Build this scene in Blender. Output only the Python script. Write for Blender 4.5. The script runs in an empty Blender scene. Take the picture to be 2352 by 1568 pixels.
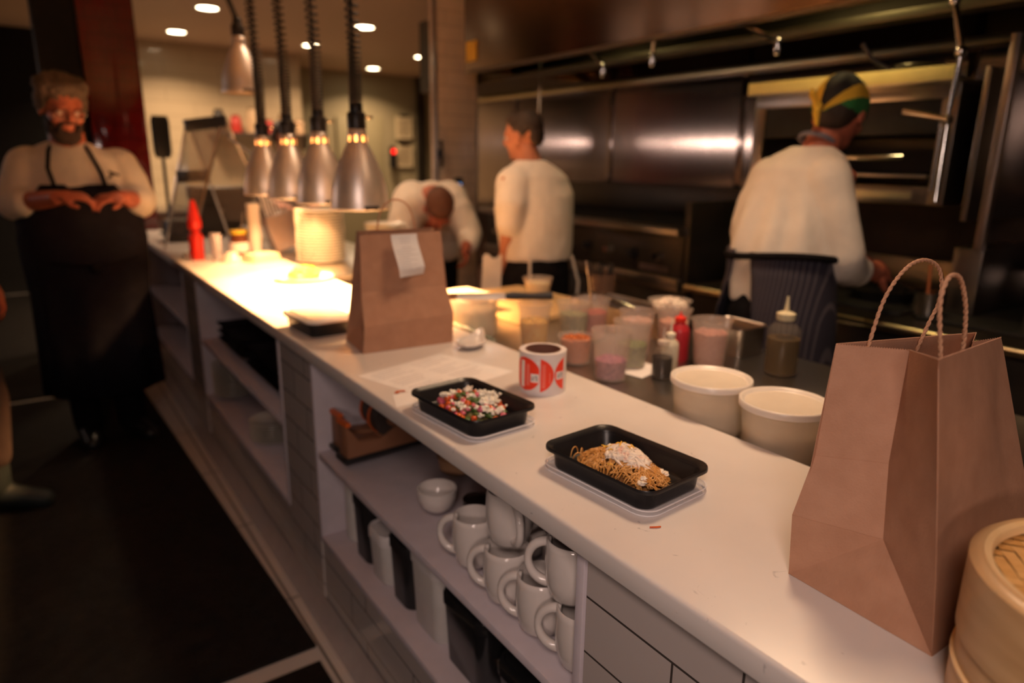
import bpy, bmesh, math, random
from mathutils import Vector, Matrix, noise
random.seed(7)
PI = math.pi
scn = bpy.context.scene
col = scn.collection
R_ = math.radians

# ------------------------------------------------------------------ camera
cam_d = bpy.data.cameras.new('camera'); cam = bpy.data.objects.new('camera', cam_d); col.objects.link(cam)
cam_d.sensor_width = 36.0
cam_d.lens = 36.0 * 1579.43 / 2352.0
cam.matrix_world = Matrix(((0.82164759, 0.13500773, -0.55377626, 0.0),
                           (-0.56986486, 0.21539385, -0.79300664, 0.0),
                           (0.01221798, 0.96714963, 0.253914, 1.48),
                           (0, 0, 0, 1)))
cam_d.clip_start = 0.05; cam_d.clip_end = 60
cam_d.dof.use_dof = True
cam_d.dof.focus_distance = 0.98
cam_d.dof.aperture_fstop = 2.2
cam_d.dof.aperture_blades = 0
scn.camera = cam
scn.view_settings.view_transform = 'Standard'
scn.view_settings.look = 'None'
scn.view_settings.gamma = 1.0
scn.view_settings.use_curve_mapping = False
scn.view_settings.exposure = 0.0

# ------------------------------------------------------------------ world + room light
w = bpy.data.worlds.new('world'); scn.world = w; w.use_nodes = True
w.node_tree.nodes['Background'].inputs[0].default_value = (1.0, 0.62, 0.40, 1)
w.node_tree.nodes['Background'].inputs[1].default_value = 0.006

def lamp(kind, name, loc, power, color, size=0.1, target=None, size_y=None, spot=None, blend=0.6, spread=None):
    l = bpy.data.lights.new(name, kind); o = bpy.data.objects.new(name, l); col.objects.link(o)
    o.location = loc; l.energy = power; l.color = color
    if kind == 'AREA':
        l.size = size
        if size_y: l.shape = 'RECTANGLE'; l.size_y = size_y
        else: l.shape = 'DISK'
        if spread: l.spread = spread
    else:
        l.shadow_soft_size = size
    if kind == 'SPOT': l.spot_size = spot; l.spot_blend = blend
    if target is not None:
        d = Vector(target) - Vector(loc); o.rotation_euler = d.to_track_quat('-Z', 'Y').to_euler()
    return o

WARM = (1.0, 0.66, 0.40); AMBER = (1.0, 0.50, 0.19); PINK = (1.0, 0.74, 0.63)
CEIL = 2.75
# ceiling downlights over the kitchen, on the same 1.45 m grid as the ones in view
lamp('AREA', 'downlight_pass', (1.54, 1.12, 2.72), 9.5, WARM, 0.40, (1.3, 1.0, 0), spread=R_(100))
lamp('AREA', 'downlight_pass', (1.54, 2.57, 2.72), 5, WARM, 0.16, (1.54, 2.57, 0), spread=R_(100))
lamp('AREA', 'downlight_pass', (1.54, 4.02, 2.72), 6, WARM, 0.16, (1.54, 4.0, 0), spread=R_(100))
lamp('AREA', 'downlight_pass', (1.54, 5.47, 2.72), 10, WARM, 0.16, (1.54, 5.5, 0), spread=R_(100))
lamp('AREA', 'downlight_back', (3.0, 6.9, 2.72), 26, WARM, 0.16, (3.0, 6.9, 0), spread=R_(135))
lamp('AREA', 'downlight_back', (3.0, 8.35, 2.72), 22, WARM, 0.16, (3.0, 8.35, 0), spread=R_(135))
lamp('AREA', 'downlight_back', (4.4, 8.35, 2.72), 20, WARM, 0.16, (4.4, 8.35, 0), spread=R_(135))
lamp('AREA', 'downlight_back', (4.4, 9.8, 2.72), 24, WARM, 0.16, (4.4, 9.8, 0), spread=R_(135))
lamp('AREA', 'downlight_back', (1.54, 6.9, 2.72), 28, WARM, 0.16, (1.54, 6.9, 0), spread=R_(135))
lamp('AREA', 'downlight_back', (1.54, 8.35, 2.72), 28, WARM, 0.16, (1.54, 8.35, 0), spread=R_(135))
# dining room side: two added fill lights behind the camera, and the bar's light strip
lamp('AREA', 'camera_fill_light', (-0.35, -0.35, 2.15), 4.6, PINK, 0.45, (0.85, 0.75, 0.9), spread=R_(110))  # added, unseen fill for the near counter and bag
lamp('AREA', 'left_fill_light', (-1.3, -1.5, 1.90), 3.2, PINK, 0.5, (0.75, 0.9, 0.7), size_y=0.25, spread=R_(80))  # added, unseen fill on the left-facing bag side and shelf fronts
lamp('AREA', 'far_bar_light_strip', (-1.9, 7.5, 1.785), 2.8, PINK, 3.6, (3.5, 3.1, 1.63), size_y=0.03, spread=R_(60))
# extraction hood lights over the range
lamp('AREA', 'hood_light', (2.62, 1.65, 2.26), 2.4, (1.0, 0.74, 0.32), 0.12, (2.95, 1.6, 0))
lamp('AREA', 'hood_light', (2.62, 3.05, 2.26), 0.9, (1.0, 0.74, 0.32), 0.12, (2.8, 2.75, 0))

# ------------------------------------------------------------------ materials
MATS = {}
def mat(name, color=(0.5, 0.5, 0.5), rough=0.5, metal=0.0, noise_col=None, nscale=20.0, bump=0.0, bscale=200.0,
        alpha=None, emit=None, estr=0.0, coat=0.0, sheen=0.0, aniso=0.0, trans=0.0, sss=0.0, stretch=None, spec=0.5, ior=1.45, nlo=0.35, nhi=0.65):
    if name in MATS: return MATS[name]
    m = bpy.data.materials.new(name); m.use_nodes = True; nt = m.node_tree; N = nt.nodes; L = nt.links
    b = N['Principled BSDF']
    b.inputs['Base Color'].default_value = (*color, 1); b.inputs['Roughness'].default_value = rough
    b.inputs['Metallic'].default_value = metal
    b.inputs['Specular IOR Level'].default_value = spec
    b.inputs['IOR'].default_value = ior
    if coat: b.inputs['Coat Weight'].default_value = coat; b.inputs['Coat Roughness'].default_value = 0.08
    if sheen: b.inputs['Sheen Weight'].default_value = sheen
    if aniso: b.inputs['Anisotropic'].default_value = aniso
    if trans: b.inputs['Transmission Weight'].default_value = trans
    if sss: b.inputs['Subsurface Weight'].default_value = sss; b.inputs['Subsurface Radius'].default_value = (0.02, 0.012, 0.008)
    if emit: b.inputs['Emission Color'].default_value = (*emit, 1); b.inputs['Emission Strength'].default_value = estr
    tc = N.new('ShaderNodeTexCoord'); mp = N.new('ShaderNodeMapping'); L.new(tc.outputs['Object'], mp.inputs[0])
    if stretch: mp.inputs['Scale'].default_value = stretch
    n = N.new('ShaderNodeTexNoise'); n.inputs['Scale'].default_value = nscale; n.inputs['Detail'].default_value = 4
    L.new(mp.outputs[0], n.inputs['Vector'])
    c2 = noise_col if noise_col else tuple(min(1, c * 1.06 + 0.003) for c in color)
    mr = N.new('ShaderNodeMapRange'); mr.inputs[1].default_value = nlo; mr.inputs[2].default_value = nhi
    L.new(n.outputs['Fac'], mr.inputs[0])
    mx = N.new('ShaderNodeMix'); mx.data_type = 'RGBA'; mx.inputs[6].default_value = (*color, 1); mx.inputs[7].default_value = (*c2, 1)
    L.new(mr.outputs[0], mx.inputs[0]); L.new(mx.outputs[2], b.inputs['Base Color'])
    if bump:
        n2 = N.new('ShaderNodeTexNoise'); n2.inputs['Scale'].default_value = bscale; n2.inputs['Detail'].default_value = 3
        L.new(mp.outputs[0], n2.inputs['Vector'])
        bp = N.new('ShaderNodeBump'); bp.inputs['Strength'].default_value = bump; bp.inputs['Distance'].default_value = 0.01
        L.new(n2.outputs['Fac'], bp.inputs['Height']); L.new(bp.outputs[0], b.inputs['Normal'])
    if alpha is not None:
        out = N['Material Output']; tr = N.new('ShaderNodeBsdfTransparent'); ms = N.new('ShaderNodeMixShader')
        ms.inputs[0].default_value = alpha; L.new(tr.outputs[0], ms.inputs[1]); L.new(b.outputs[0], ms.inputs[2]); L.new(ms.outputs[0], out.inputs[0])
    MATS[name] = m
    return m

def tile_mat(name, color, mortar, bw=0.30, bh=0.10, off=0.5, msize=0.003, rough=0.15, axis='xz', shift=(0, 0, 0), coat=0.3, vary=0.05, bump=0.4):
    m = bpy.data.materials.new(name); m.use_nodes = True; nt = m.node_tree; N = nt.nodes; L = nt.links; b = N['Principled BSDF']
    g = N.new('ShaderNodeNewGeometry'); sp = N.new('ShaderNodeSeparateXYZ'); cb = N.new('ShaderNodeCombineXYZ')
    mp = N.new('ShaderNodeMapping'); mp.inputs['Location'].default_value = shift
    L.new(g.outputs['Position'], sp.inputs[0])
    L.new(sp.outputs['XYZ'.index(axis[0].upper())], cb.inputs[0]); L.new(sp.outputs['XYZ'.index(axis[1].upper())], cb.inputs[1])
    L.new(cb.outputs[0], mp.inputs[0])
    br = N.new('ShaderNodeTexBrick'); L.new(mp.outputs[0], br.inputs['Vector'])
    br.inputs['Scale'].default_value = 1.0; br.inputs['Brick Width'].default_value = bw; br.inputs['Row Height'].default_value = bh
    br.inputs['Mortar Size'].default_value = msize; br.inputs['Mortar Smooth'].default_value = 0.25
    br.offset = off; br.inputs['Color1'].default_value = (*color, 1)
    br.inputs['Color2'].default_value = (*[c * (1 - vary) for c in color], 1); br.inputs['Mortar'].default_value = (*mortar, 1)
    L.new(br.outputs['Color'], b.inputs['Base Color']); b.inputs['Roughness'].default_value = rough
    b.inputs['Coat Weight'].default_value = coat
    n = N.new('ShaderNodeTexNoise'); n.inputs['Scale'].default_value = 9; L.new(mp.outputs[0], n.inputs['Vector'])
    ad = N.new('ShaderNodeMath'); ad.operation = 'MULTIPLY_ADD'; ad.inputs[1].default_value = -1.0; L.new(br.outputs['Fac'], ad.inputs[0])
    m2 = N.new('ShaderNodeMath'); m2.operation = 'MULTIPLY'; m2.inputs[1].default_value = 0.5; L.new(n.outputs['Fac'], m2.inputs[0]); L.new(m2.outputs[0], ad.inputs[2])
    bp = N.new('ShaderNodeBump'); bp.inputs['Strength'].default_value = bump; bp.inputs['Distance'].default_value = 0.003
    L.new(ad.outputs[0], bp.inputs['Height']); L.new(bp.outputs[0], b.inputs['Normal'])
    MATS[name] = m
    return m

# ------------------------------------------------------------------ mesh builder
class MB:
    def __init__(s): s.v = []; s.f = []; s.m = []; s.cur = 0
    def slot(s, i): s.cur = i; return s
    def add(s, vs, fs):
        b = len(s.v); s.v += [tuple(x) for x in vs]; s.f += [tuple(b + i for i in f) for f in fs]; s.m += [s.cur] * len(fs); return s
    def box(s, x0, y0, z0, x1, y1, z1):
        return s.add([(x0, y0, z0), (x1, y0, z0), (x1, y1, z0), (x0, y1, z0), (x0, y0, z1), (x1, y0, z1), (x1, y1, z1), (x0, y1, z1)],
                     [(0, 3, 2, 1), (4, 5, 6, 7), (0, 1, 5, 4), (1, 2, 6, 5), (2, 3, 7, 6), (3, 0, 4, 7)])
    def cbox(s, c, d, M=None):
        h = [x / 2 for x in d]; vs = [Vector((sx * h[0], sy * h[1], sz * h[2])) for sz in (-1, 1) for sx, sy in ((-1, -1), (1, -1), (1, 1), (-1, 1))]
        if M: vs = [M @ v for v in vs]
        return s.add([v + Vector(c) for v in vs], [(0, 3, 2, 1), (4, 5, 6, 7), (0, 1, 5, 4), (1, 2, 6, 5), (2, 3, 7, 6), (3, 0, 4, 7)])
    def loft(s, rings, closed=True, cap0=True, cap1=True):
        n = len(rings[0]); b = len(s.v); vs = [p for r in rings for p in r]; fs = []
        for i in range(len(rings) - 1):
            for j in range(n if closed else n - 1):
                k = (j + 1) % n; fs.append((i * n + j, i * n + k, (i + 1) * n + k, (i + 1) * n + j))
        if cap0: fs.append(tuple(reversed(range(n))))
        if cap1: fs.append(tuple((len(rings) - 1) * n + j for j in range(n)))
        return s.add(vs, fs)
    def lathe(s, prof, c=(0, 0, 0), seg=32, cap0=False, cap1=False, M=None, skip=None):
        rings = []
        for r, z in prof:
            rr = max(r, 1e-5); rings.append([Vector((rr * math.cos(2 * PI * j / seg), rr * math.sin(2 * PI * j / seg), z)) for j in range(seg)])
        if M: rings = [[M @ p for p in q] for q in rings]
        rings = [[p + Vector(c) for p in q] for q in rings]
        if skip is None: return s.loft(rings, True, cap0, cap1)
        b = len(s.v); n = seg; vs = [p for r in rings for p in r]; fs = []
        for i in range(len(rings) - 1):
            for j in range(n):
                if skip(i, j): continue
                k = (j + 1) % n; fs.append((i * n + j, i * n + k, (i + 1) * n + k, (i + 1) * n + j))
        return s.add(vs, fs)
    def tube(s, pts, r, seg=8, cap=True):
        pts = [Vector(p) for p in pts]; n = len(pts); rings = []; up = Vector((0.13, 0.27, 0.95)); x = None
        for i, p in enumerate(pts):
            t = (pts[min(i + 1, n - 1)] - pts[max(i - 1, 0)])
            t = t.normalized() if t.length > 1e-9 else Vector((0, 0, 1))
            if x is None: x = t.cross(up if abs(t.dot(up)) < 0.9 else Vector((1, 0, 0))).normalized()
            else:
                x = (x - t * x.dot(t)); x = x.normalized() if x.length > 1e-6 else t.orthogonal().normalized()
            y = t.cross(x); rr = r[i] if isinstance(r, (list, tuple)) else r
            rings.append([p + x * (rr * math.cos(2 * PI * j / seg)) + y * (rr * math.sin(2 * PI * j / seg)) for j in range(seg)])
        return s.loft(rings, True, cap, cap)
    def rrect(s, secs, n=6, c=(0, 0, 0), cap0=True, cap1=True, M=None):
        rings = []
        for hx, hy, rad, z in secs:
            rad = min(rad, hx, hy); ring = []
            for q, (sx, sy) in enumerate(((1, 1), (-1, 1), (-1, -1), (1, -1))):
                for k in range(n + 1):
                    a = PI / 2 * q + PI / 2 * k / n
                    ring.append(Vector((sx * (hx - rad) + rad * math.cos(a), sy * (hy - rad) + rad * math.sin(a), z)))
            rings.append(ring)
        if M: rings = [[M @ p for p in q] for q in rings]
        rings = [[p + Vector(c) for p in q] for q in rings]
        return s.loft(rings, True, cap0, cap1)
    def ell(s, c, r, M=None, seg=16, rings=10):
        c = Vector(c); R = []
        for i in range(1, rings):
            t = PI * i / rings; R.append([Vector((r[0] * math.sin(t) * math.cos(2 * PI * j / seg), r[1] * math.sin(t) * math.sin(2 * PI * j / seg), -r[2] * math.cos(t))) for j in range(seg)])
        R = [[Vector((0, 0, -r[2]))] * seg] + R + [[Vector((0, 0, r[2]))] * seg]
        if M: R = [[M @ p for p in q] for q in R]
        return s.loft([[p + c for p in q] for q in R], True, False, False)
    def cone(s, p0, p1, r0, r1, seg=16):
        p0 = Vector(p0); p1 = Vector(p1); t = (p1 - p0); L = t.length; t = t / L if L > 1e-9 else Vector((0, 0, 1))
        x = t.orthogonal().normalized(); y = t.cross(x); rings = []
        def ring(c, r): return [c + x * (r * math.cos(2 * PI * j / seg)) + y * (r * math.sin(2 * PI * j / seg)) for j in range(seg)]
        for k in range(5):
            a = PI / 2 * (1 - k / 4); rings.append(ring(p0 - t * (r0 * math.sin(a)), max(1e-4, r0 * math.cos(a))))
        for k in range(5):
            a = PI / 2 * k / 4; rings.append(ring(p1 + t * (r1 * math.sin(a)), max(1e-4, r1 * math.cos(a))))
        return s.loft(rings)
    def chain(s, pts, rs, seg=16):
        for i in range(len(pts) - 1): s.cone(pts[i], pts[i + 1], rs[i], rs[i + 1], seg)
        return s
    def grid(s, fn, nu, nv):
        vs = [fn(i / nu, j / nv) for j in range(nv + 1) for i in range(nu + 1)]
        fs = [(j * (nu + 1) + i, j * (nu + 1) + i + 1, (j + 1) * (nu + 1) + i + 1, (j + 1) * (nu + 1) + i) for j in range(nv) for i in range(nu)]
        return s.add(vs, fs)
    def prism(s, poly, z0, z1, M=None):
        n = len(poly); vs = [Vector((x, y, z0)) for x, y in poly] + [Vector((x, y, z1)) for x, y in poly]
        if M: vs = [M @ v for v in vs]
        return s.add(vs, [tuple(reversed(range(n))), tuple(range(n, 2 * n))] + [(i, (i + 1) % n, n + (i + 1) % n, n + i) for i in range(n)])
    def build(s, name, mt, parent=None, org=(0, 0, 0), smooth=True, ang=40, bevel=0, solid=0, remesh=0, smit=0, disp=0, dscale=0.1, sub=0, weld=True, loc=None, folds=None):
        me = bpy.data.meshes.new(name); o3 = Vector(org)
        me.from_pydata([tuple(Vector(v) - o3) for v in s.v], [], s.f); me.update()
        mts = mt if isinstance(mt, (list, tuple)) else [mt]
        for q in mts: me.materials.append(q)
        if len(mts) > 1: me.polygons.foreach_set('material_index', s.m)
        bm = bmesh.new(); bm.from_mesh(me)
        if weld: bmesh.ops.remove_doubles(bm, verts=bm.verts, dist=1e-5)
        bmesh.ops.recalc_face_normals(bm, faces=bm.faces); bm.to_mesh(me); bm.free()
        o = bpy.data.objects.new(name, me); col.objects.link(o)
        if bevel:
            q = o.modifiers.new('b', 'BEVEL'); q.width = bevel; q.segments = 2; q.limit_method = 'ANGLE'; q.angle_limit = R_(35)
        if solid:
            q = o.modifiers.new('s', 'SOLIDIFY'); q.thickness = solid; q.offset = 0
        if remesh:
            q = o.modifiers.new('r', 'REMESH'); q.mode = 'VOXEL'; q.voxel_size = remesh
        if smit:
            q = o.modifiers.new('sm', 'SMOOTH'); q.iterations = smit; q.factor = 0.5
        if disp:
            tx = bpy.data.textures.new('folds', 'CLOUDS'); tx.noise_scale = dscale; tx.noise_depth = 2
            q = o.modifiers.new('d', 'DISPLACE'); q.texture = tx; q.strength = disp; q.mid_level = 0.5; q.texture_coords = 'LOCAL'
        if sub:
            q = o.modifiers.new('u', 'SUBSURF'); q.levels = sub; q.render_levels = sub
        if o.modifiers:
            dg = bpy.context.evaluated_depsgraph_get(); me2 = bpy.data.meshes.new_from_object(o.evaluated_get(dg))
            o.modifiers.clear(); o.data = me2; bpy.data.meshes.remove(me); me = me2; me.name = name
        if folds:
            nv = [v.normal.copy() for v in me.vertices]
            for v, q in zip(me.vertices, nv): v.co += q * folds(v.co + Vector((0, 0, o3.z)))
        if smooth:
            me.shade_smooth()
            if ang < 180: me.set_sharp_from_angle(angle=R_(ang))
        else: me.shade_flat()
        if parent: o.parent = parent
        if loc: o.location = loc
        return o

def tag(o, label=None, cat=None, group=None, kind=None):
    if label: o['label'] = label
    if cat: o['category'] = cat
    if group: o['group'] = group
    if kind: o['kind'] = kind
    return o
def thing(name, label, cat, loc=(0, 0, 0), rot=0.0, group=None):
    o = bpy.data.objects.new(name, None); col.objects.link(o); o.location = loc; o.rotation_euler = (0, 0, rot); o.empty_display_size = 0.05
    return tag(o, label, cat, group)
def struct(o): o['kind'] = 'structure'; return o
def dup(src, loc, rot=None, label=None, group=None, scale=None):
    r = src.copy(); col.objects.link(r); r.location = loc
    if rot is not None: r.rotation_euler = (0, 0, rot)
    if scale: r.scale = (scale,) * 3
    if label: r['label'] = label
    if group: r['group'] = group
    for ch in list(src.children):
        c = ch.copy(); col.objects.link(c); c.parent = r
        for g in list(ch.children):
            d = g.copy(); col.objects.link(d); d.parent = c
    return r

STEEL = mat('stainless_steel', (0.38, 0.34, 0.31), 0.30, 1.0, bump=0.06, bscale=60, stretch=(1, 1, 12))
STEEL_T = mat('worktop_steel', (0.46, 0.43, 0.40), 0.28, 1.0, bump=0.03, bscale=40, stretch=(12, 1, 1))
STEEL_W = mat('wall_steel', (0.33, 0.275, 0.25), 0.16, 1.0, bump=0.05, bscale=1.6, stretch=(1, 1.0, 0.3), aniso=0.96)
_n = STEEL_W.node_tree; _c = _n.nodes.new('ShaderNodeCombineXYZ'); _c.inputs[1].default_value = 1.0; _n.links.new(_c.outputs[0], _n.nodes['Principled BSDF'].inputs['Tangent'])
CHROME = mat('chrome', (0.75, 0.73, 0.70), 0.12, 1.0)
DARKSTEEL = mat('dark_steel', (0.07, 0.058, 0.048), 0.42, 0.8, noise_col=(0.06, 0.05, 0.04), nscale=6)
IRON = mat('cast_iron', (0.02, 0.018, 0.016), 0.6, 0.3)
BLACKP = mat('black_plastic', (0.012, 0.011, 0.012), 0.35, bump=0.03, bscale=300)
BLACKG = mat('black_gloss_plastic', (0.010, 0.010, 0.011), 0.2)
RUBBER = mat('black_rubber', (0.012, 0.011, 0.011), 0.75, bump=0.3, bscale=60)
WHITELAM = mat('white_laminate', (0.56, 0.50, 0.545), 0.45)
CERAMIC = mat('white_ceramic', (0.66, 0.60, 0.57), 0.12, coat=0.5)
PLATE = mat('plate_ceramic', (0.82, 0.77, 0.68), 0.15, coat=0.4)
KRAFT = mat('kraft_paper', (0.47, 0.25, 0.155), 0.72, noise_col=(0.42, 0.215, 0.13), nscale=35, bump=0.12, bscale=350, nlo=0.3, nhi=0.7)
KRAFT_IN = mat('kraft_paper_inside', (0.36, 0.19, 0.12), 0.8, bump=0.08, bscale=300)
PAPER = mat('white_paper', (0.80, 0.76, 0.75), 0.7)
INK = mat('grey_print', (0.45, 0.42, 0.44), 0.7)
MILKY = mat('milky_plastic', (0.80, 0.66, 0.56), 0.22, alpha=0.22)
MILKY2 = mat('cloudy_tub_plastic', (0.86, 0.76, 0.62), 0.30, alpha=0.45)
CLEARP = mat('clear_plastic', (0.85, 0.84, 0.88), 0.12, alpha=0.30)
GLASS = mat('clear_glass', (0.8, 0.75, 0.7), 0.05, alpha=0.16)
JACKET = mat('white_cotton', (0.72, 0.65, 0.57), 0.9, bump=0.15, bscale=25, spec=0.2)
NAVY = mat('dark_apron_cloth', (0.014, 0.0125, 0.018), 0.95, spec=0.08, bump=0.1, bscale=30)
TROUSER = mat('black_cloth', (0.008, 0.007, 0.008), 0.95, spec=0.08)
SKIN = mat('skin', (0.46, 0.135, 0.075), 0.5, sss=0.05, noise_col=(0.40, 0.105, 0.06), nscale=14)
SKIN2 = mat('tanned_skin', (0.42, 0.16, 0.085), 0.5, sss=0.05)
HAIR_D = mat('dark_hair', (0.025, 0.014, 0.009), 0.7, bump=0.6, bscale=90)
HAIR_B = mat('brown_hair', (0.10, 0.035, 0.016), 0.7, bump=0.6, bscale=90)
HAIR_G = mat('greying_hair', (0.09, 0.06, 0.042), 0.7, bump=0.8, bscale=60)
WHITEP = mat('white_plastic', (0.72, 0.69, 0.68), 0.35)

# ------------------------------------------------------------------ room shell
def quartz():
    m = mat('white_quartz', (0.71, 0.655, 0.625), 0.28, noise_col=(0.665, 0.61, 0.58), nscale=5)
    nt = m.node_tree; N = nt.nodes; L = nt.links; b = N['Principled BSDF']
    tc = N.new('ShaderNodeTexCoord'); n = N.new('ShaderNodeTexNoise'); n.inputs['Scale'].default_value = 34; n.inputs['Detail'].default_value = 3
    n.inputs['Distortion'].default_value = 1.6
    L.new(tc.outputs['Object'], n.inputs['Vector'])
    cr = N.new('ShaderNodeValToRGB'); cr.color_ramp.elements[0].position = 0.70; cr.color_ramp.elements[0].color = (0, 0, 0, 1)
    cr.color_ramp.elements[1].position = 0.76; cr.color_ramp.elements[1].color = (1, 1, 1, 1)
    L.new(n.outputs['Fac'], cr.inputs[0]); mx = N.new('ShaderNodeMix'); mx.data_type = 'RGBA'
    src = b.inputs['Base Color'].links[0].from_socket
    L.new(cr.outputs[0], mx.inputs[0]); L.new(src, mx.inputs[6]); mx.inputs[7].default_value = (0.50, 0.46, 0.45, 1)
    L.new(mx.outputs[2], b.inputs['Base Color'])
    return m
QUARTZ = quartz()
T_COUNTER = tile_mat('counter_tile', (0.50, 0.44, 0.42), (0.06, 0.05, 0.045), 0.40, 0.098, 0.27, 0.0022, 0.18, 'yz', (0.285, -0.049, 0))
T_BACK = tile_mat('cream_wall_tile', (0.62, 0.50, 0.33), (0.42, 0.32, 0.20), 0.60, 0.15, 0.5, 0.004, 0.35, 'xz')
T_PIER = tile_mat('pier_tile', (0.78, 0.62, 0.48), (0.55, 0.42, 0.32), 0.40, 0.10, 0.5, 0.004, 0.25, 'xz')
T_RED = tile_mat('glossy_red_tile', (0.16, 0.007, 0.006), (0.085, 0.005, 0.004), 0.20, 0.10, 0.5, 0.004, 0.08, 'xz', coat=0.8, bump=0.8)
T_FLOOR = tile_mat('grey_floor_tile', (0.66, 0.60, 0.54), (0.20, 0.17, 0.14), 0.60, 0.30, 0.0, 0.005, 0.35, 'yx', (0.26, 0.03, 0))
T_KFLOOR = tile_mat('dark_kitchen_floor', (0.09, 0.045, 0.03), (0.03, 0.02, 0.015), 0.15, 0.15, 0.0, 0.006, 0.5, 'xy')
CEILM = mat('ceiling_paint', (0.55, 0.40, 0.28), 0.6)
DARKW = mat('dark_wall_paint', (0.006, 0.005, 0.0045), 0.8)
GREYW = mat('grey_green_paint', (0.36, 0.31, 0.19), 0.55)

struct(MB().box(-4, -2, -0.02, 0.635, 11.6, 0).build('floor', T_FLOOR, smooth=False))
struct(MB().box(-4, -2, 0.0, -0.96, 11.6, 0.010).build('floor_dining', mat('dark_dining_floor', (0.035, 0.016, 0.010), 0.5), smooth=False))
struct(MB().box(0.635, -2, -0.02, 6.5, 11.6, 0).build('floor_kitchen', T_KFLOOR, smooth=False))
struct(MB().box(-0.6, 5.2, CEIL, 6.5, 11.6, CEIL + 0.05).build('ceiling', CEILM, smooth=False))
struct(MB().box(-4, -2, CEIL, 6.5, 5.2, CEIL + 0.05).build('ceiling_front', CEILM, smooth=False))
struct(MB().box(0.35, 9.2, 0, 3.08, 9.3, CEIL).build('wall_back', T_BACK, smooth=False))
struct(MB().box(3.08, 10.5, 0, 6.5, 10.6, CEIL).build('wall_passage', GREYW, smooth=False))
struct(MB().box(3.0, 9.3, 0, 3.08, 10.5, CEIL).build('wall_passage_left', GREYW, smooth=False))
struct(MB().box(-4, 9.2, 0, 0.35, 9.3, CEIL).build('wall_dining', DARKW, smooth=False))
struct(MB().box(0.455, 5.9, 0, 0.81, 6.35, CEIL).build('wall_red_column', T_RED, bevel=0.004))
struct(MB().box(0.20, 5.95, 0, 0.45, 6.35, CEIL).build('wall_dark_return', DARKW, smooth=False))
# tiled pier at the end of the hood line
struct(MB().box(2.525, 4.60, 0, 2.862, 4.70, CEIL).build('wall_pier', T_PIER, bevel=0.003))
struct(MB().box(2.512, 4.592, 0, 2.527, 4.63, CEIL).build('trim_1', STEEL, bevel=0.002))
struct(MB().box(2.860, 4.592, 0, 2.872, 4.71, CEIL).build('trim_2', STEEL, bevel=0.002))
# stainless wall behind the cooking line: three sheets with raised seam strips
struct(MB().box(3.5, -2, 0, 3.56, 6.15, CEIL).build('wall_kitchen', STEEL_W, smooth=False))
for i, y in enumerate((3.81, 2.69, 5.0, 1.5)):
    struct(MB().box(3.492, y - 0.022, 0.9, 3.502, y + 0.022, 2.3).build('trim_%d' % (3 + i), STEEL_W, bevel=0.002))
struct(MB().box(6.4, 4.3, 0, 6.5, 11.6, CEIL).build('wall_right', GREYW, smooth=False))
struct(MB().box(2.535, 7.0, 0, 3.56, 7.05, CEIL).build('wall_kitchen_end', STEEL_W, smooth=False)) if False else None
struct(MB().box(3.486, -1.9, 0.92, 3.4905, 2.44, 1.36).build('wall_reflection_cover', mat('grimy_dark_cover', (0.055, 0.030, 0.018), 0.6, 0.2, noise_col=(0.03, 0.018, 0.012), nscale=5), smooth=False))  # dark grime-toned sheet added to hide the counter's reflection in the steel
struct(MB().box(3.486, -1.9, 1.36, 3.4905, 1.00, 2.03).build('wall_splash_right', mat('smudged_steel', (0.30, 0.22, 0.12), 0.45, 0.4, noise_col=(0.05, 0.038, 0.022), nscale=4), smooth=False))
# door frame, door and notices in the passage
struct(MB().box(5.38, 10.40, 0, 5.50, 10.5, CEIL).build('trim_7', DARKSTEEL, bevel=0.004))
d = struct(MB().box(4.02, 10.46, 0, 4.78, 10.5, 2.1).build('door_1', mat('door_paint', (0.30, 0.26, 0.15), 0.5), bevel=0.004))
h = MB().tube([(4.08, 10.44, 1.02), (4.08, 10.40, 1.02), (4.17, 10.40, 1.02)], 0.011).build('door_handle', CHROME, parent=d)

# downlights in the ceiling
DLE = mat('downlight_lens', (1, 0.95, 0.85), 0.4, emit=(1.0, 0.80, 0.50), estr=22)
dl = thing('ceiling_downlight', 'round recessed downlight glowing in the tan ceiling, nearest of them, top left', 'ceiling light', (1.54, 6.94, CEIL), group='ceiling downlights')
MB().lathe([(0.108, 0), (0.108, -0.008), (0.088, -0.010), (0.086, 0.0)], seg=32).build('trim_ring', WHITEP, parent=dl)
MB().lathe([(0.0001, -0.004), (0.086, -0.004)], seg=32).build('lens', DLE, parent=dl)
for loc, lb in (((1.54, 8.42), 'recessed downlight glowing in the ceiling, leftmost one, nearer the red column'),
                ((3.0, 6.92), 'recessed downlight glowing beside the coiled cord of the nearest heat lamp'),
                ((2.96, 8.39), 'recessed downlight glowing between the two middle heat lamp cords'),
                ((4.40, 8.39), 'recessed downlight glowing just left of the tiled pier'),
                ((4.38, 9.86), 'recessed downlight glowing farthest back, low in the ceiling, right of the cords')):
    dup(dl, (loc[0], loc[1], CEIL), label=lb)

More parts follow.
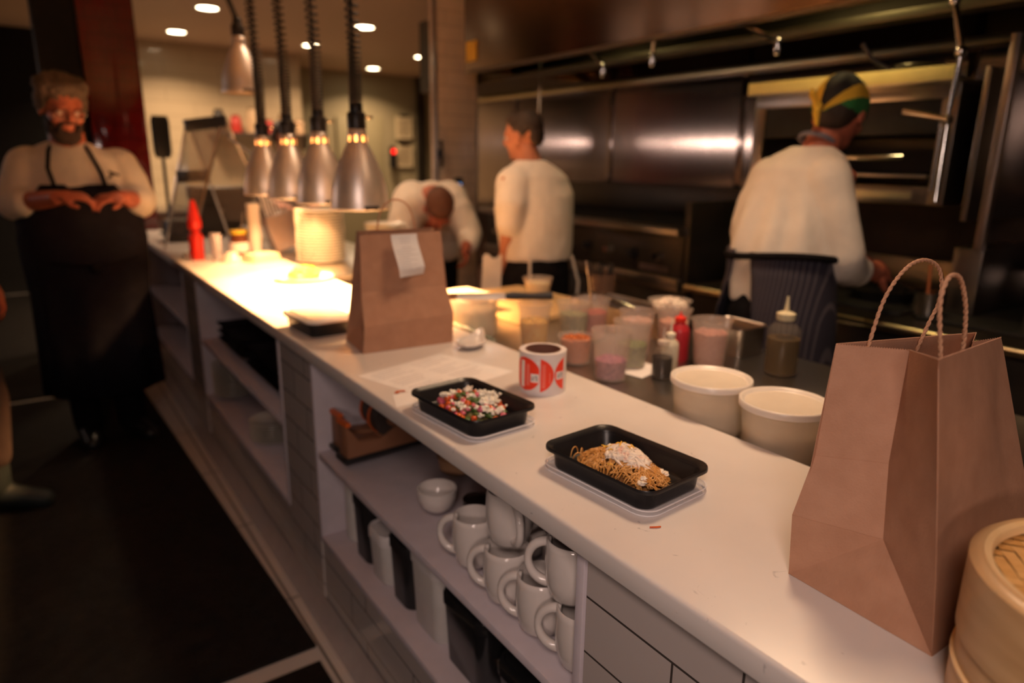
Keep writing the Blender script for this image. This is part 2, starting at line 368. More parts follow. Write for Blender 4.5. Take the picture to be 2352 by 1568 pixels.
# rubber floor mats
MATB = mat('mat_rubber', (0.010, 0.008, 0.007), 0.8, bump=0.5, bscale=45, spec=0.2)
def fmat(label, poly):
    o = MB().prism(poly, 0.0, 0.012).build('floor_mat', MATB, bevel=0.003); return tag(o, label, 'mat', 'rubber floor mats')
fmat('long black rubber floor mat running along the counter under the bearded chef', [(0.560, 1.85), (0.475, 4.60), (0.465, 4.97), (-0.95, 4.97), (-0.95, 1.85)])
fmat('black rubber floor mat at the bottom edge, nearest the camera', [(0.555, 0.2), (0.545, 1.775), (-0.95, 1.775), (-0.95, 0.2)])
fmat('black rubber floor mat farthest away, behind the bearded chef', [(0.455, 5.03), (0.44, 9.1), (-0.95, 9.1), (-0.95, 5.03)])

# ------------------------------------------------------------------ the pass counter
struct(MB().box(0.628, -0.6, 0, 0.90, 0.690, 0.912).build('wall_counter_near', T_COUNTER, smooth=False))
struct(MB().box(0.628, 1.945, 0, 1.06, 2.255, 0.912).build('wall_counter_middle', T_COUNTER, smooth=False))
struct(MB().box(0.628, 3.625, 0, 1.06, 3.955, 0.912).build('wall_counter_far', T_COUNTER, smooth=False))
struct(MB().box(0.632, 0.690, 0, 1.06, 1.945, 0.308).box(0.632, 2.255, 0, 1.06, 3.625, 0.288).box(0.632, 3.955, 0, 1.06, 5.4, 0.288).build('wall_counter_base', T_COUNTER, smooth=False))
struct(MB().box(0.628, 5.40, 0, 1.06, 5.75, 0.912).build('wall_counter_end', T_COUNTER, smooth=False))
T_COVE = mat('cove_tile', (0.45, 0.39, 0.37), 0.25)
struct(MB().prism([(0.628, 0), (0.600, 0), (0.606, 0.02), (0.620, 0.05), (0.628, 0.10)], -5.4, -1.0, Matrix(((1, 0, 0, 0), (0, 0, -1, 0), (0, 1, 0, 0), (0, 0, 0, 1)))).build('baseboard_counter', T_COVE, ang=60))
ct = MB()
prof = [(0.6070, 0.915), (0.6082, 0.912), (0.611, 0.911), (1.104, 0.911), (1.104, 0.950), (0.6140, 0.950), (0.6105, 0.9489), (0.6080, 0.9465), (0.6070, 0.943)]
ct.loft([[(x, y, z) for x, z in prof] for y in (-0.6, 5.75)])
tag(ct.build('countertop', QUARTZ, ang=50), 'long white quartz pass countertop with rounded edge running into the room', 'countertop')

def shelving(label, y0, y1, zb, zm, group='open shelving bays under the pass counter'):
    t = thing('shelving_unit', label, 'shelf unit', (0.625, y0, zb - 0.02), 0, group)
    L = y1 - y0; z0 = 0.0; H = 0.910 - (zb - 0.02)
    MB().box(0.0, 0, z0, 0.425, 0.018, H).build('side_panel', WHITELAM, parent=t, bevel=0.0015)
    MB().box(0.0, L - 0.018, z0, 0.425, L, H).build('side_panel', WHITELAM, parent=t, bevel=0.0015)
    MB().box(0.412, 0.018, z0, 0.425, L - 0.018, H).build('back_panel', WHITELAM, parent=t)
    MB().box(0.0, 0.018, z0, 0.412, L - 0.018, 0.02).build('bottom_shelf', WHITELAM, parent=t, bevel=0.0015)
    if zm: MB().box(0.004, 0.018, zm - zb, 0.412, L - 0.018, zm - zb + 0.02).build('shelf', WHITELAM, parent=t, bevel=0.0015)
    hb = MB()
    for k in range(6):
        hb.cbox((0.09, L - 0.0185, 0.10 + k * 0.06), (0.006, 0.002, 0.006))
        hb.cbox((0.33, L - 0.0185, 0.10 + k * 0.06), (0.006, 0.002, 0.006))
    hb.build('shelf_pin_holes', mat('dark_hole', (0.05, 0.04, 0.04), 0.8), parent=t)
    return t
shelving('white open shelving bay nearest the camera, stocked with mugs and square canisters', 0.695, 1.943, 0.330, 0.615)
shelving('white open shelving bay holding dark trays above plate stacks', 2.257, 3.622, 0.31, 0.60)
shelving('shadowy open shelving bay beside the bearded chef', 3.958, 5.398, 0.31, 0.60)

# ------------------------------------------------------------------ containers with food
def rounded_tray(t, name, hx, hy, h, m):
    b = MB()
    b.rrect([(hx * 0.83, hy * 0.87, 0.022, 0.0), (hx * 0.85, hy * 0.885, 0.024, 0.004), (hx * 0.885, hy * 0.905, 0.026, h - 0.010), (hx * 0.90, hy * 0.92, 0.026, h - 0.006),
             (hx * 0.965, hy * 0.975, 0.028, h - 0.002), (hx * 0.99, hy * 0.992, 0.028, h), (hx, hy, 0.029, h - 0.002), (hx, hy, 0.029, h - 0.007), (hx * 0.985, hy * 0.988, 0.028, h - 0.007),
             (hx * 0.975, hy * 0.98, 0.028, h - 0.004), (hx * 0.90, hy * 0.918, 0.026, h - 0.0085), (hx * 0.87, hy * 0.895, 0.025, h - 0.012),
             (hx * 0.835, hy * 0.865, 0.023, 0.0065), (hx * 0.80, hy * 0.83, 0.02, 0.003)])
    return b.build(name, m, parent=t, ang=50)
def clear_lid(label, loc, rot, hx, hy):
    t = thing('container_lid', label, 'container lid', loc, rot)
    b = MB()
    b.rrect([(hx * 0.97, hy * 0.975, 0.03, 0.0), (hx, hy, 0.032, 0.001), (hx, hy, 0.032, 0.009), (hx * 0.975, hy * 0.98, 0.03, 0.0105), (hx * 0.95, hy * 0.96, 0.028, 0.0085),
             (hx * 0.90, hy * 0.92, 0.026, 0.004), (hx * 0.86, hy * 0.89, 0.024, 0.0042), (hx * 0.84, hy * 0.87, 0.024, 0.0042)], cap0=False)
    b.build('lid_panel', CLEARP, parent=t, ang=50)
    e = MB()
    for rz in (0.0098, 0.0016):
        ring = []
        for q, (sx, sy) in enumerate(((1, 1), (-1, 1), (-1, -1), (1, -1))):
            for k in range(7):
                a = PI / 2 * q + PI / 2 * k / 6; ring.append((sx * (hx - 0.03) + 0.0295 * math.cos(a), sy * (hy - 0.03) + 0.0295 * math.sin(a), rz))
        e.tube(ring + [ring[0]], 0.0012, 6, cap=False)
    e.build('lid_rim', mat('lid_edge', (0.88, 0.85, 0.87), 0.2, alpha=0.85), parent=t)
    return t
PAS_C = (0.800, 0.795); PAS_R = R_(4.5); SAL_C = (0.726, 1.190); SAL_R = R_(4.5)
clear_lid('clear plastic lid lying under the black container of noodles', (0.789, 0.788, 0.950), PAS_R, 0.085, 0.126)
tp = thing('takeout_container', 'black rectangular takeout container with noodles, set on its clear lid', 'takeout container', (0.788, 0.787, 0.9545), PAS_R)
rounded_tray(tp, 'tray', 0.085, 0.125, 0.040, BLACKP)
clear_lid('clear plastic lid lying under the black container of crumbled cheese salad', (0.722, 1.180, 0.950), SAL_R, 0.085, 0.126)
ts = thing('takeout_container', 'black rectangular takeout container with cheese and carrot salad, on its clear lid', 'takeout container', (0.721, 1.180, 0.9545), SAL_R)
rounded_tray(ts, 'tray', 0.085, 0.125, 0.040, BLACKP)
# closed one under the lamps
tc_ = thing('takeout_container', 'closed black takeout container with clear lid, beside the receipt bag', 'takeout container', (0.722, 2.115, 0.950), R_(4))
rounded_tray(tc_, 'tray', 0.080, 0.118, 0.046, BLACKP)
b = MB(); b.rrect([(0.080, 0.118, 0.03, 0.043), (0.082, 0.120, 0.032, 0.046), (0.082, 0.120, 0.032, 0.051), (0.074, 0.112, 0.028, 0.055), (0.068, 0.105, 0.026, 0.050), (0.064, 0.10, 0.024, 0.056)], cap0=False)
b.build('lid', mat('frosted_lid', (0.86, 0.80, 0.72), 0.2, alpha=0.88), parent=tc_)

def local(c, rot, x, y, z):
    return (c[0] + x * math.cos(rot) - y * math.sin(rot), c[1] + x * math.sin(rot) + y * math.cos(rot), z)
def blob(mb, c, r, seed, flat=1.0, seg=9, rings=6, amp=0.45):
    c = Vector(c); R0 = []
    for i in range(rings + 1):
        t = PI * i / rings; q = []
        for j in range(seg):
            d = Vector((math.sin(t) * math.cos(2 * PI * j / seg), math.sin(t) * math.sin(2 * PI * j / seg), -math.cos(t)))
            rr = r * (1 + amp * noise.noise(d * 1.7 + Vector((seed * 3.1, seed * 1.7, 0))))
            q.append(c + Vector((d.x * rr, d.y * rr, d.z * rr * flat)))
        R0.append(q)
    mb.loft(R0, True, False, False)
def scatter(name, label, cat, m, n, c, rot, hx, hy, z0, h, r0, r1, seed, flat=0.8, off=(0, 0), zmin=0.0):
    rnd = random.Random(seed); b = MB()
    for i in range(n):
        a = rnd.random() * 2 * PI; q = math.sqrt(rnd.random()); x = off[0] + hx * q * math.cos(a); y = off[1] + hy * q * math.sin(a)
        z = z0 + zmin + (h - zmin) * (1 - q * q * 0.8) * (0.75 + 0.25 * rnd.random()); blob(b, local(c, rot, x, y, z), r0 + (r1 - r0) * rnd.random(), i + seed, flat)
    o = b.build(name, m, ang=60); return tag(o, label, cat, kind='stuff')
# salad: the bed, then pieces
SC = (0.724, 1.190); zb = 0.966
def mound(c, rot, hx, hy, z0, h, seed, off=(0, 0), n=28):
    def fn(u, v):
        a = 2 * PI * u; q = v; x = off[0] + hx * q * math.cos(a); y = off[1] + hy * q * math.sin(a)
        z = z0 + h * (1 - q ** 2.2) + 0.004 * noise.noise(Vector((x * 90, y * 90, seed)))
        return local(c, rot, x, y, z)
    return MB().grid(fn, n, 12)
SC = (0.720, 1.178)
tag(mound(SC, SAL_R, 0.062, 0.094, zb - 0.003, 0.024, 3).build('salad_greens', mat('salad_bed', (0.05, 0.07, 0.02), 0.6, noise_col=(0.20, 0.14, 0.05), nscale=90)),
    'dark green leafy bed under the crumbled cheese', 'salad greens', kind='stuff')
ORANGE = mat('roast_carrot', (0.72, 0.13, 0.012), 0.35, noise_col=(0.55, 0.07, 0.01), nscale=60, coat=0.3)
PINKR = mat('pink_radish', (0.55, 0.04, 0.10), 0.3, noise_col=(0.75, 0.22, 0.28), nscale=70, coat=0.3)
GREEN = mat('chopped_herb', (0.035, 0.085, 0.015), 0.45, noise_col=(0.09, 0.14, 0.03), nscale=80)
FETA = mat('white_cheese', (0.86, 0.80, 0.68), 0.6, bump=0.3, bscale=200)
scatter('carrot_pieces', 'orange roasted carrot cubes scattered in the salad', 'vegetable pieces', ORANGE, 38, SC, SAL_R, 0.063, 0.094, zb, 0.031, 0.006, 0.0105, 11)
scatter('radish_pieces', 'pink radish and beet cubes scattered in the salad', 'vegetable pieces', PINKR, 34, SC, SAL_R, 0.060, 0.090, zb, 0.034, 0.005, 0.009, 23)
scatter('herb_pieces', 'chopped green herbs scattered in the salad', 'herbs', GREEN, 80, SC, SAL_R, 0.058, 0.086, zb, 0.033, 0.005, 0.010, 37, flat=0.35)
b = MB(); rnd = random.Random(5)
for (ox, oy, sx, sy, n, zt) in ((0.010, -0.035, 0.030, 0.030, 36, 0.030), (0.036, -0.010, 0.016, 0.03, 24, 0.034), (-0.02, 0.05, 0.022, 0.022, 14, 0.027), (0.0, 0.012, 0.028, 0.03, 18, 0.028), (-0.032, -0.012, 0.018, 0.035, 18, 0.024), (0.03, 0.045, 0.018, 0.02, 14, 0.026), (-0.01, -0.065, 0.028, 0.016, 16, 0.022)):
    for i in range(n):
        x = ox + rnd.gauss(0, sx * 0.5); y = oy + rnd.gauss(0, sy * 0.5)
        x *= 1.12; y *= 1.15
        if (x / 0.064) ** 2 + (y / 0.097) ** 2 > 1: continue
        blob(b, local(SC, SAL_R, x, y, zb + zt - 0.007 - 60 * ((x - ox) ** 2 + (y - oy) ** 2) * 0.10 + 0.004 + rnd.random() * 0.004), 0.0022 + 0.0062 * rnd.random() ** 2.2, i * 7 + n, 0.85, 10, 7, 0.95)
tag(b.build('cheese_crumbs', FETA, ang=50), 'crumbled white cheese on top of the salad', 'cheese crumbs', kind='stuff')
# noodles and crab
PC = (0.783, 0.784); PR = PAS_R
NOOD = mat('soba_noodle', (0.56, 0.25, 0.055), 0.33, noise_col=(0.68, 0.36, 0.11), nscale=60, coat=0.25)
tag(mound(PC, PR, 0.044, 0.076, 0.961, 0.022, 9).build('noodle_base', mat('noodle_core', (0.30, 0.13, 0.035), 0.5, bump=0.5, bscale=90)), 'inner heap under the noodle strands in the black container', 'noodles', kind='stuff')
b = MB(); rnd = random.Random(12)
def hz(x, y):
    q = min(1.0, math.sqrt((x / 0.054) ** 2 + (y / 0.090) ** 2)); return 0.966 + 0.030 * (1 - q ** 2.2)
for i in range(720):
    a = rnd.random() * 2 * PI; q = math.sqrt(rnd.random()) * 0.99; x = 0.054 * q * math.cos(a); y = 0.089 * q * math.sin(a)
    th = rnd.gauss(0.9, 0.75) + 1.2 * math.sin(y * 40); cv = rnd.gauss(0, 26); pts = []; ln = 0.020 + 0.035 * rnd.random(); lift = rnd.random() * 0.0045 - 0.001
    for k in range(10):
        if (x / 0.058) ** 2 + (y / 0.094) ** 2 > 1.0: break
        pts.append(local(PC, PR, x, y, hz(x, y) + lift + 0.0012 * math.sin(k * 1.1 + i))); x += math.cos(th) * ln / 9; y += math.sin(th) * ln / 9; th += cv * ln / 9
    if len(pts) > 3: b.tube(pts, 0.00115, 6)
for (lx, ly, ang0, rad, hh) in ((-0.030, 0.088, 0.2, 0.011, 0.016), (-0.018, 0.082, 0.6, 0.010, 0.012), (-0.034, 0.075, -0.3, 0.009, 0.010)):
    pts = [local(PC, PR, lx + rad * math.cos(ang0) * math.cos(PI * k / 12), ly + rad * math.sin(ang0) * math.cos(PI * k / 12), 0.972 + hh * math.sin(PI * k / 12)) for k in range(13)]
    b.tube(pts, 0.00115, 6)
tag(b.build('noodle_strands', NOOD, ang=180), 'brown noodle strands heaped in the black container', 'noodles', kind='stuff')
CRAB = mat('crab_meat', (0.88, 0.76, 0.63), 0.45, noise_col=(0.78, 0.34, 0.22), nscale=70, nlo=0.56, nhi=0.80)
b = MB(); rnd = random.Random(77)
for i in range(110):
    a = rnd.random() * 2 * PI; q = math.sqrt(rnd.random()) * 0.9; x = 0.004 + 0.030 * q * math.cos(a); y = -0.004 + 0.043 * q * math.sin(a); q2 = min(1.0, math.sqrt((x / 0.054) ** 2 + (y / 0.090) ** 2))
    blob(b, local((0.783, 0.784), PAS_R, x, y, 0.966 + 0.030 * (1 - q2 ** 2.2) + 0.009 * (1 - q * q)), 0.0042 + 0.0045 * rnd.random(), i * 3, 0.75, 11, 8, 0.55)
def cz(x, y): return hz(x, y) + 0.013 * max(0, 1 - ((x - 0.004) / 0.034) ** 2 - ((y + 0.004) / 0.047) ** 2)
for i in range(260):
    a = rnd.random() * 2 * PI; q = math.sqrt(rnd.random()); x = 0.004 + 0.030 * q * math.cos(a); y = -0.004 + 0.043 * q * math.sin(a)
    th = rnd.gauss(-0.6, 0.8); ln = 0.009 + 0.016 * rnd.random(); pts = []; cv = rnd.gauss(0, 45); z = rnd.random() * 0.0045 - 0.001; dz = 0
    for k in range(6): pts.append(local(PC, PR, x, y, cz(x, y) + z)); x += math.cos(th) * ln / 5; y += math.sin(th) * ln / 5; th += cv * ln / 5
    rr = 0.0008 + 0.0016 * rnd.random() ** 2; b.tube(pts, [rr * 0.6, rr, rr * 1.2, rr * 1.1, rr * 0.9, rr * 0.4], 6)
for (x, y, r) in ((0.034, -0.062, 0.008), (0.030, -0.058, 0.007), (-0.026, -0.066, 0.008), (0.02, 0.028, 0.006), (-0.02, -0.062, 0.006)): blob(b, local(PC, PR, x, y, hz(x, y) + 0.003), r, 4 + x * 100, 0.45, 12, 8, 0.9)
tag(b.build('crab_shreds', CRAB, ang=60), 'white and coral shredded crab piled on the noodles', 'crab', kind='stuff')
b = MB(); rnd = random.Random(31)
for i in range(16):
    x = 0.002 + rnd.gauss(0, 0.016); y = 0.016 + rnd.gauss(0, 0.020); z = cz(x, y) + 0.0042; th = rnd.random() * 6; b.tube([local(PC, PR, x, y, z), local(PC, PR, x + 0.004 * math.cos(th), y + 0.004 * math.sin(th), z + 0.001), local(PC, PR, x + 0.008 * math.cos(th + 0.4), y + 0.008 * math.sin(th + 0.4), z)], 0.0011, 5)
tag(b.build('lemon_zest', mat('yellow_zest', (0.85, 0.50, 0.05), 0.4), ang=60), 'yellow zest curls sprinkled over the crab', 'zest', kind='stuff')

# ------------------------------------------------------------------ kraft bag, near
def paper(mb, quads):
    pass
def facet(mb, P, n=10, amp=0.0012, seed=0.0, freq=14):
    """a bilinear patch of slightly crumpled paper between four corners"""
    A, B, C, D = [Vector(p) for p in P]; nr = (B - A).cross(D - A).normalized()
    def fn(u, v):
        p = A * (1 - u) * (1 - v) + B * u * (1 - v) + C * u * v + D * (1 - u) * v
        e = min(u, 1 - u, v, 1 - v) * 4; e = min(1.0, e)
        return p + nr * (amp * e * (noise.noise(p * freq + Vector((seed, 0, 0))) * 2))
    mb.grid(fn, n, n)
def zig(a, b, n=60, amp=0.0011):
    a = Vector(a); b = Vector(b); return [a.lerp(b, k / n) + Vector((0, 0, amp if k % 2 else 0)) for k in range(n + 1)]
bag = thing('paper_bag', 'large open kraft paper bag with twisted handles beside the bamboo steamer', 'paper bag', (0.90, 0.358, 0.950))
O = Vector((0.90, 0.358, 0.950))
def L3(x, y, z): return (x - O.x, y - O.y, z - O.z)
# base corners (left back, left front, right front, right back); top corners lean in as the mouth closes a little
LB, LF, RF, RB = (0.772, 0.452, 0.9505), (0.763, 0.266, 0.9505), (1.060, 0.262, 0.9505), (1.070, 0.450, 0.9505)
TLB, TLF, TRF, TRB = (0.812, 0.452, 1.262), (0.772, 0.316, 1.2815), (1.072, 0.366, 1.254), (1.205, 0.446, 1.226)
CL0 = (0.816, 0.3605, 1.033); CLT = (0.874, 0.392, 1.259)      # left gusset crease, bottom knee and top
CR0 = (1.045, 0.352, 1.048); CRT = (1.075, 0.400, 1.240)
b = MB()
K1 = (0.800, 0.449, 1.035)
mLB = (0.771, 0.457, 1.036); mLF = (0.763, 0.277, 1.046)
mid = (0.798, 0.4525, 1.115); cmid = tuple(Vector(CL0).lerp(Vector(CLT), 0.40) + Vector((-0.004, 0.004, 0)))
facet(b, (mLB, CL0, cmid, mid), 14, 0.0012, 1.0, 18); facet(b, (mid, cmid, CLT, TLB), 16, 0.0014, 1.5, 14); fmid = tuple(Vector(mLF).lerp(Vector(TLF), 0.40) + Vector((-0.003, -0.002, 0))); facet(b, (CL0, mLF, fmid, cmid), 14, 0.0014, 2.0, 16); facet(b, (cmid, fmid, TLF, CLT), 14, 0.0014, 2.0, 16)
facet(b, (LB, LB, CL0, mLB), 12, 0.0008, 3.0); facet(b, (LB, LF, CL0, CL0), 14, 0.0012, 4.0, 20); facet(b, (LF, mLF, CL0, CL0), 12, 0.0008, 5.0)
bag_f = MB()
facet(bag_f, (LF, RF, TRF, TLF), 34, 0.0048, 6.0, 9)
bag_k = MB(); facet(bag_k, (RB, LB, TLB, TRB), 24, 0.003, 7.0, 9)
bag_r = MB(); mRB = tuple(Vector(RB).lerp(Vector(TRB), 0.31)); mRF = tuple(Vector(RF).lerp(Vector(TRF), 0.30))
facet(bag_r, (mRF, CR0, CRT, TRF), 10, 0.001, 8); facet(bag_r, (CR0, mRB, TRB, CRT), 10, 0.001, 9)
facet(bag_r, (RF, RB, CR0, CR0), 10, 0.001, 10); facet(bag_r, (RF, RF, CR0, mRF), 8, 0.0008, 11); facet(bag_r, (RB, mRB, CR0, CR0), 8, 0.0008, 12)
body = MB(); 
for q in (b, bag_f, bag_k, bag_r): body.add(q.v, q.f)
body.add([LB, LF, RF, RB], [(0, 1, 2, 3)])
def soft_fold(mb, zf, dz, depth):
    out = []
    for v in mb.v:
        v = Vector(v)
        t = max(0, 1 - abs(v.z - zf) / dz); out.append(v)
    mb.v = [tuple(v) for v in out]
o = body.build('bag_body', KRAFT, parent=bag, org=O, ang=16, solid=0.0009)
b = MB()   # serrated rim teeth along the mouth
def teeth(a, c, n):
    a = Vector(a); c = Vector(c); d = (c - a) / n; nrm = Vector((d.y, -d.x, 0)).normalized() * 0.00045
    for k in range(n):
        p = a + d * k; q = a + d * (k + 1); m = (p + q) / 2 + Vector((0, 0, 0.0016))
        b.add([p - nrm, q - nrm, m - nrm, p + nrm, q + nrm, m + nrm], [(0, 1, 2), (5, 4, 3), (0, 3, 4, 1), (1, 4, 5, 2), (2, 5, 3, 0)])
for a, c in ((TLB, CLT), (CLT, TLF), (TLF, TRF), (TRF, CRT), (CRT, TRB), (TRB, TLB)): teeth(a, c, int((Vector(a) - Vector(c)).length / 0.003))
b.build('serrated_rim', KRAFT, parent=bag, org=O, smooth=False)
def fold(mb, pts, w=0.0022, h=0.0010):
    """a pressed crease ridge running over the paper"""
    mb.tube(pts, h, 6)
b = MB()   # overlapping seam inside and top flap at the back
b.add([TLB, (1.02, 0.449, 1.240), (1.00, 0.445, 1.205), (0.83, 0.447, 1.235)], [(0, 1, 2, 3)]); b.build('inner_flap', KRAFT_IN, parent=bag, org=O, solid=0.0008)
cr = MB()
def crease(pts): cr.tube(pts, 0.00075, 5)
crease([mLB, CL0]); crease([CL0, LB]); crease([CL0, cmid, CLT]); crease([mid, cmid])
cr.build('pressed_creases', KRAFT, parent=bag, org=O)
def twist_rope(pts, r=0.0024, turns=None):
    """twisted paper cord: two strands wound about the path"""
    mb = MB(); P = [Vector(p) for p in pts]
    # resample
    S = []
    for i in range(len(P) - 1):
        p0 = P[max(i - 1, 0)]; p1 = P[i]; p2 = P[i + 1]; p3 = P[min(i + 2, len(P) - 1)]
        for k in range(14):
            t = k / 14; S.append(0.5 * ((2 * p1) + (p2 - p0) * t + (2 * p0 - 5 * p1 + 4 * p2 - p3) * t * t + (3 * p1 - p0 - 3 * p2 + p3) * t ** 3))
    S.append(P[-1]); acc = 0.0
    for ph in (0, PI):
        Q = []; acc = 0.0; x = None
        for i, p in enumerate(S):
            t = (S[min(i + 1, len(S) - 1)] - S[max(i - 1, 0)]).normalized()
            if i: acc += (p - S[i - 1]).length
            if x is None: x = t.orthogonal().normalized()
            x = (x - t * x.dot(t)).normalized(); y = t.cross(x); a = acc * 330 + ph
            Q.append(p + x * (r * 0.45 * math.cos(a)) + y * (r * 0.45 * math.sin(a)))
        mb.tube(Q, r * 0.78, 8)
    return mb
CORD = mat('twisted_paper_cord', (0.50, 0.27, 0.16), 0.7, bump=0.3, bscale=200)
twist_rope([(0.870, 0.445, 1.215), (0.885, 0.447, 1.262), (0.905, 0.446, 1.315), (0.945, 0.444, 1.350), (0.990, 0.442, 1.357), (1.030, 0.440, 1.340), (1.046, 0.440, 1.300), (1.030, 0.443, 1.262), (1.012, 0.445, 1.225)]).build('handle', CORD, parent=bag, org=O, ang=180)
twist_rope([(0.820, 0.330, 1.235), (0.812, 0.331, 1.275), (0.795, 0.333, 1.330), (0.797, 0.334, 1.352), (0.815, 0.336, 1.365), (0.845, 0.338, 1.358), (0.875, 0.340, 1.325), (0.895, 0.343, 1.285), (0.902, 0.345, 1.262), (0.905, 0.345, 1.235)]).build('handle', CORD, parent=bag, org=O, ang=180)

# ------------------------------------------------------------------ kraft bag with receipt
bag1 = thing('paper_bag', 'kraft paper bag with a white receipt stapled on its front', 'paper bag', (0.865, 1.85, 0.950))
O = Vector((0.865, 1.85, 0.950))
LB, LF, RF, RB = (0.742, 1.939, 0.9505), (0.722, 1.762, 0.9505), (1.000, 1.744, 0.9505), (1.02, 1.921, 0.9505)
TLB, TLF, TRF, TRB = (0.757, 1.858, 1.283), (0.738, 1.790, 1.278), (0.985, 1.782, 1.279), (1.00, 1.850, 1.283)
CL0 = (0.762, 1.85, 1.040); CLT = (0.775, 1.824, 1.279); CR0 = (0.982, 1.834, 1.040); CRT = (0.965, 1.816, 1.279)
b = MB(); mLB = tuple(Vector(LB).lerp(Vector(TLB), 0.28)); mLF = tuple(Vector(LF).lerp(Vector(TLF), 0.28))
mRB = tuple(Vector(RB).lerp(Vector(TRB), 0.28)); mRF = tuple(Vector(RF).lerp(Vector(TRF), 0.28))
facet(b, (mLB, CL0, CLT, TLB), 10); facet(b, (CL0, mLF, TLF, CLT), 10, seed=2); facet(b, (LB, LB, CL0, mLB), 6); facet(b, (LB, LF, CL0, CL0), 8); facet(b, (LF, mLF, CL0, CL0), 6)
facet(b, (mRF, CR0, CRT, TRF), 10); facet(b, (CR0, mRB, TRB, CRT), 10); facet(b, (RF, RB, CR0, CR0), 8); facet(b, (RF, RF, CR0, mRF), 6); facet(b, (RB, mRB, CR0, CR0), 6)
# front face in three pressed panels
h1, h2 = 0.235, 0.52
def at1(a, c, t, dy=0.0): v = Vector(a).lerp(Vector(c), t); v.y += dy; return tuple(v)
fl = [LF, at1(LF, TLF, h1, -0.011), at1(LF, TLF, h2, 0.004), TLF]; fr = [RF, at1(RF, TRF, h1, -0.011), at1(RF, TRF, h2, 0.004), TRF]
fr[1] = (fr[1][0] + 0.006, fr[1][1], fr[1][2] + 0.012)
for k in range(3): facet(b, (fl[k], fr[k], fr[k + 1], fl[k + 1]), 14, 0.002, 20 + k, 10)
facet(b, (RB, LB, TLB, TRB), 16, 0.002, 30); b.add([LB, LF, RF, RB], [(0, 1, 2, 3)])
b.build('bag_body', KRAFT, parent=bag1, org=O, ang=12, solid=0.0009)
twist_rope([(0.820, 1.86, 1.255), (0.822, 1.862, 1.285), (0.835, 1.865, 1.335), (0.862, 1.866, 1.362), (0.895, 1.866, 1.366), (0.925, 1.864, 1.345), (0.940, 1.862, 1.30), (0.942, 1.86, 1.255)]).build('handle', CORD, parent=bag1, org=O, ang=180)
rc = thing('receipt', 'long white printed receipt hanging curled from the kraft bag', 'receipt', (0.855, 1.770, 1.278))
b = MB()
def rf(u, v):
    s = v * 0.118; x = (u - 0.5) * 0.080 + 0.013 * (v ** 1.4) + 0.004; y = -0.004 - 0.028 * math.sin(v * PI * 0.55) ** 2 + 0.012 * max(0, v - 0.8) * 5 * (0.3 + u); z = -s + 0.004 * u * v
    return (x, y, z)
b.grid(rf, 8, 24)
MB.build(b, 'receipt_paper', PAPER, parent=rc, solid=0.0003)
b = MB(); rnd = random.Random(3)
for k in range(15):
    v = 0.08 + k * 0.058
    if k == 3: continue
    u0, u1 = (0.3, 0.7) if k < 5 else (0.08, 0.5 + 0.4 * rnd.random())
    u = u0
    while u < u1:
        du = 0.02 + 0.05 * rnd.random(); hh = 0.010
        pts = [Vector(rf(a, c)) + Vector((0, -0.0006, 0)) for a, c in ((u, v), (min(u + du, u1), v), (min(u + du, u1), v + hh), (u, v + hh))]
        b.add(pts, [(0, 1, 2, 3)]); u += du + 0.012
b.build('printed_lines', INK, parent=rc, solid=0.0002)

# ------------------------------------------------------------------ sticker roll
rl = thing('sticker_roll', 'roll of white backing with round red stickers standing on end', 'sticker roll', (0.962, 1.248, 0.950))
RR = 0.0560; RH = 0.100
MB().lathe([(0.0425, 0.0), (RR, 0.0), (RR, RH), (0.0425, RH), (0.0425, 0.0)], seg=64).build('label_roll', mat('roll_backing', (0.74, 0.68, 0.68), 0.35), parent=rl, ang=40)
MB().lathe([(0.0400, 0.0), (0.0425, 0.0), (0.0425, RH + 0.001), (0.0400, RH + 0.001), (0.0400, 0.0)], seg=64).build('cardboard_core', mat('brown_cardboard', (0.20, 0.085, 0.055), 0.8), parent=rl, ang=40)
RED = mat('red_sticker', (0.86, 0.050, 0.018), 0.35)
view = math.atan2(-1.248, -0.962)          # the side of the roll that faces the photographer
def cyl(phi, z, r): z = z - 0.003; a = view + phi; return (r * math.cos(a), r * math.sin(a), z)
def sticker(c, clip0, clip1, r=RR + 0.0006):
    mb = MB(); n = 24; rows = []
    for k in range(n + 1):
        z = -0.0405 + 0.081 * k / n; hw = math.sqrt(max(0, 0.0405 ** 2 - z * z)) / RR; a0 = max(c - hw, clip0); a1 = min(c + hw, clip1); a1 = max(a0, a1)
        rows.append([cyl(a0 + (a1 - a0) * j / 16, 0.053 + z, r) for j in range(17)])
    mb.loft(rows, closed=False, cap0=False, cap1=False); return mb
def patch(p0, p1, z0, z1, r):
    mb = MB(); mb.loft([[cyl(p0 + (p1 - p0) * j / 8, z, r) for j in range(9)] for z in (z0, z1)], closed=False, cap0=False, cap1=False); return mb
for args in ((-0.80, -1.6, -0.13), (-0.24, -0.085, 0.6), (1.24, 0.4, 1.02)): sticker(*args).build('sticker', RED, parent=rl, ang=180, solid=0.0002)
WS = mat('sticker_white', (0.86, 0.80, 0.78), 0.4)
for args in ((-1.02, -0.84, 0.020, 0.084, RR + 0.0010), (-0.50, -0.155, 0.036, 0.056, RR + 0.0010), (0.60, 0.99, 0.042, 0.060, RR + 0.0010), (-0.25, -0.145, 0.079, 0.086, RR + 0.0010)): patch(*args).build('white_panel', WS, parent=rl, solid=0.0002)
b = MB()
for k in range(3):
    q = patch(-0.70 + k * 0.055, -0.685 + k * 0.055, 0.026, 0.078, RR + 0.0010); b.add(q.v, q.f)
    q = patch(0.0 + k * 0.05, 0.012 + k * 0.05, 0.022, 0.080, RR + 0.0010); b.add(q.v, q.f)
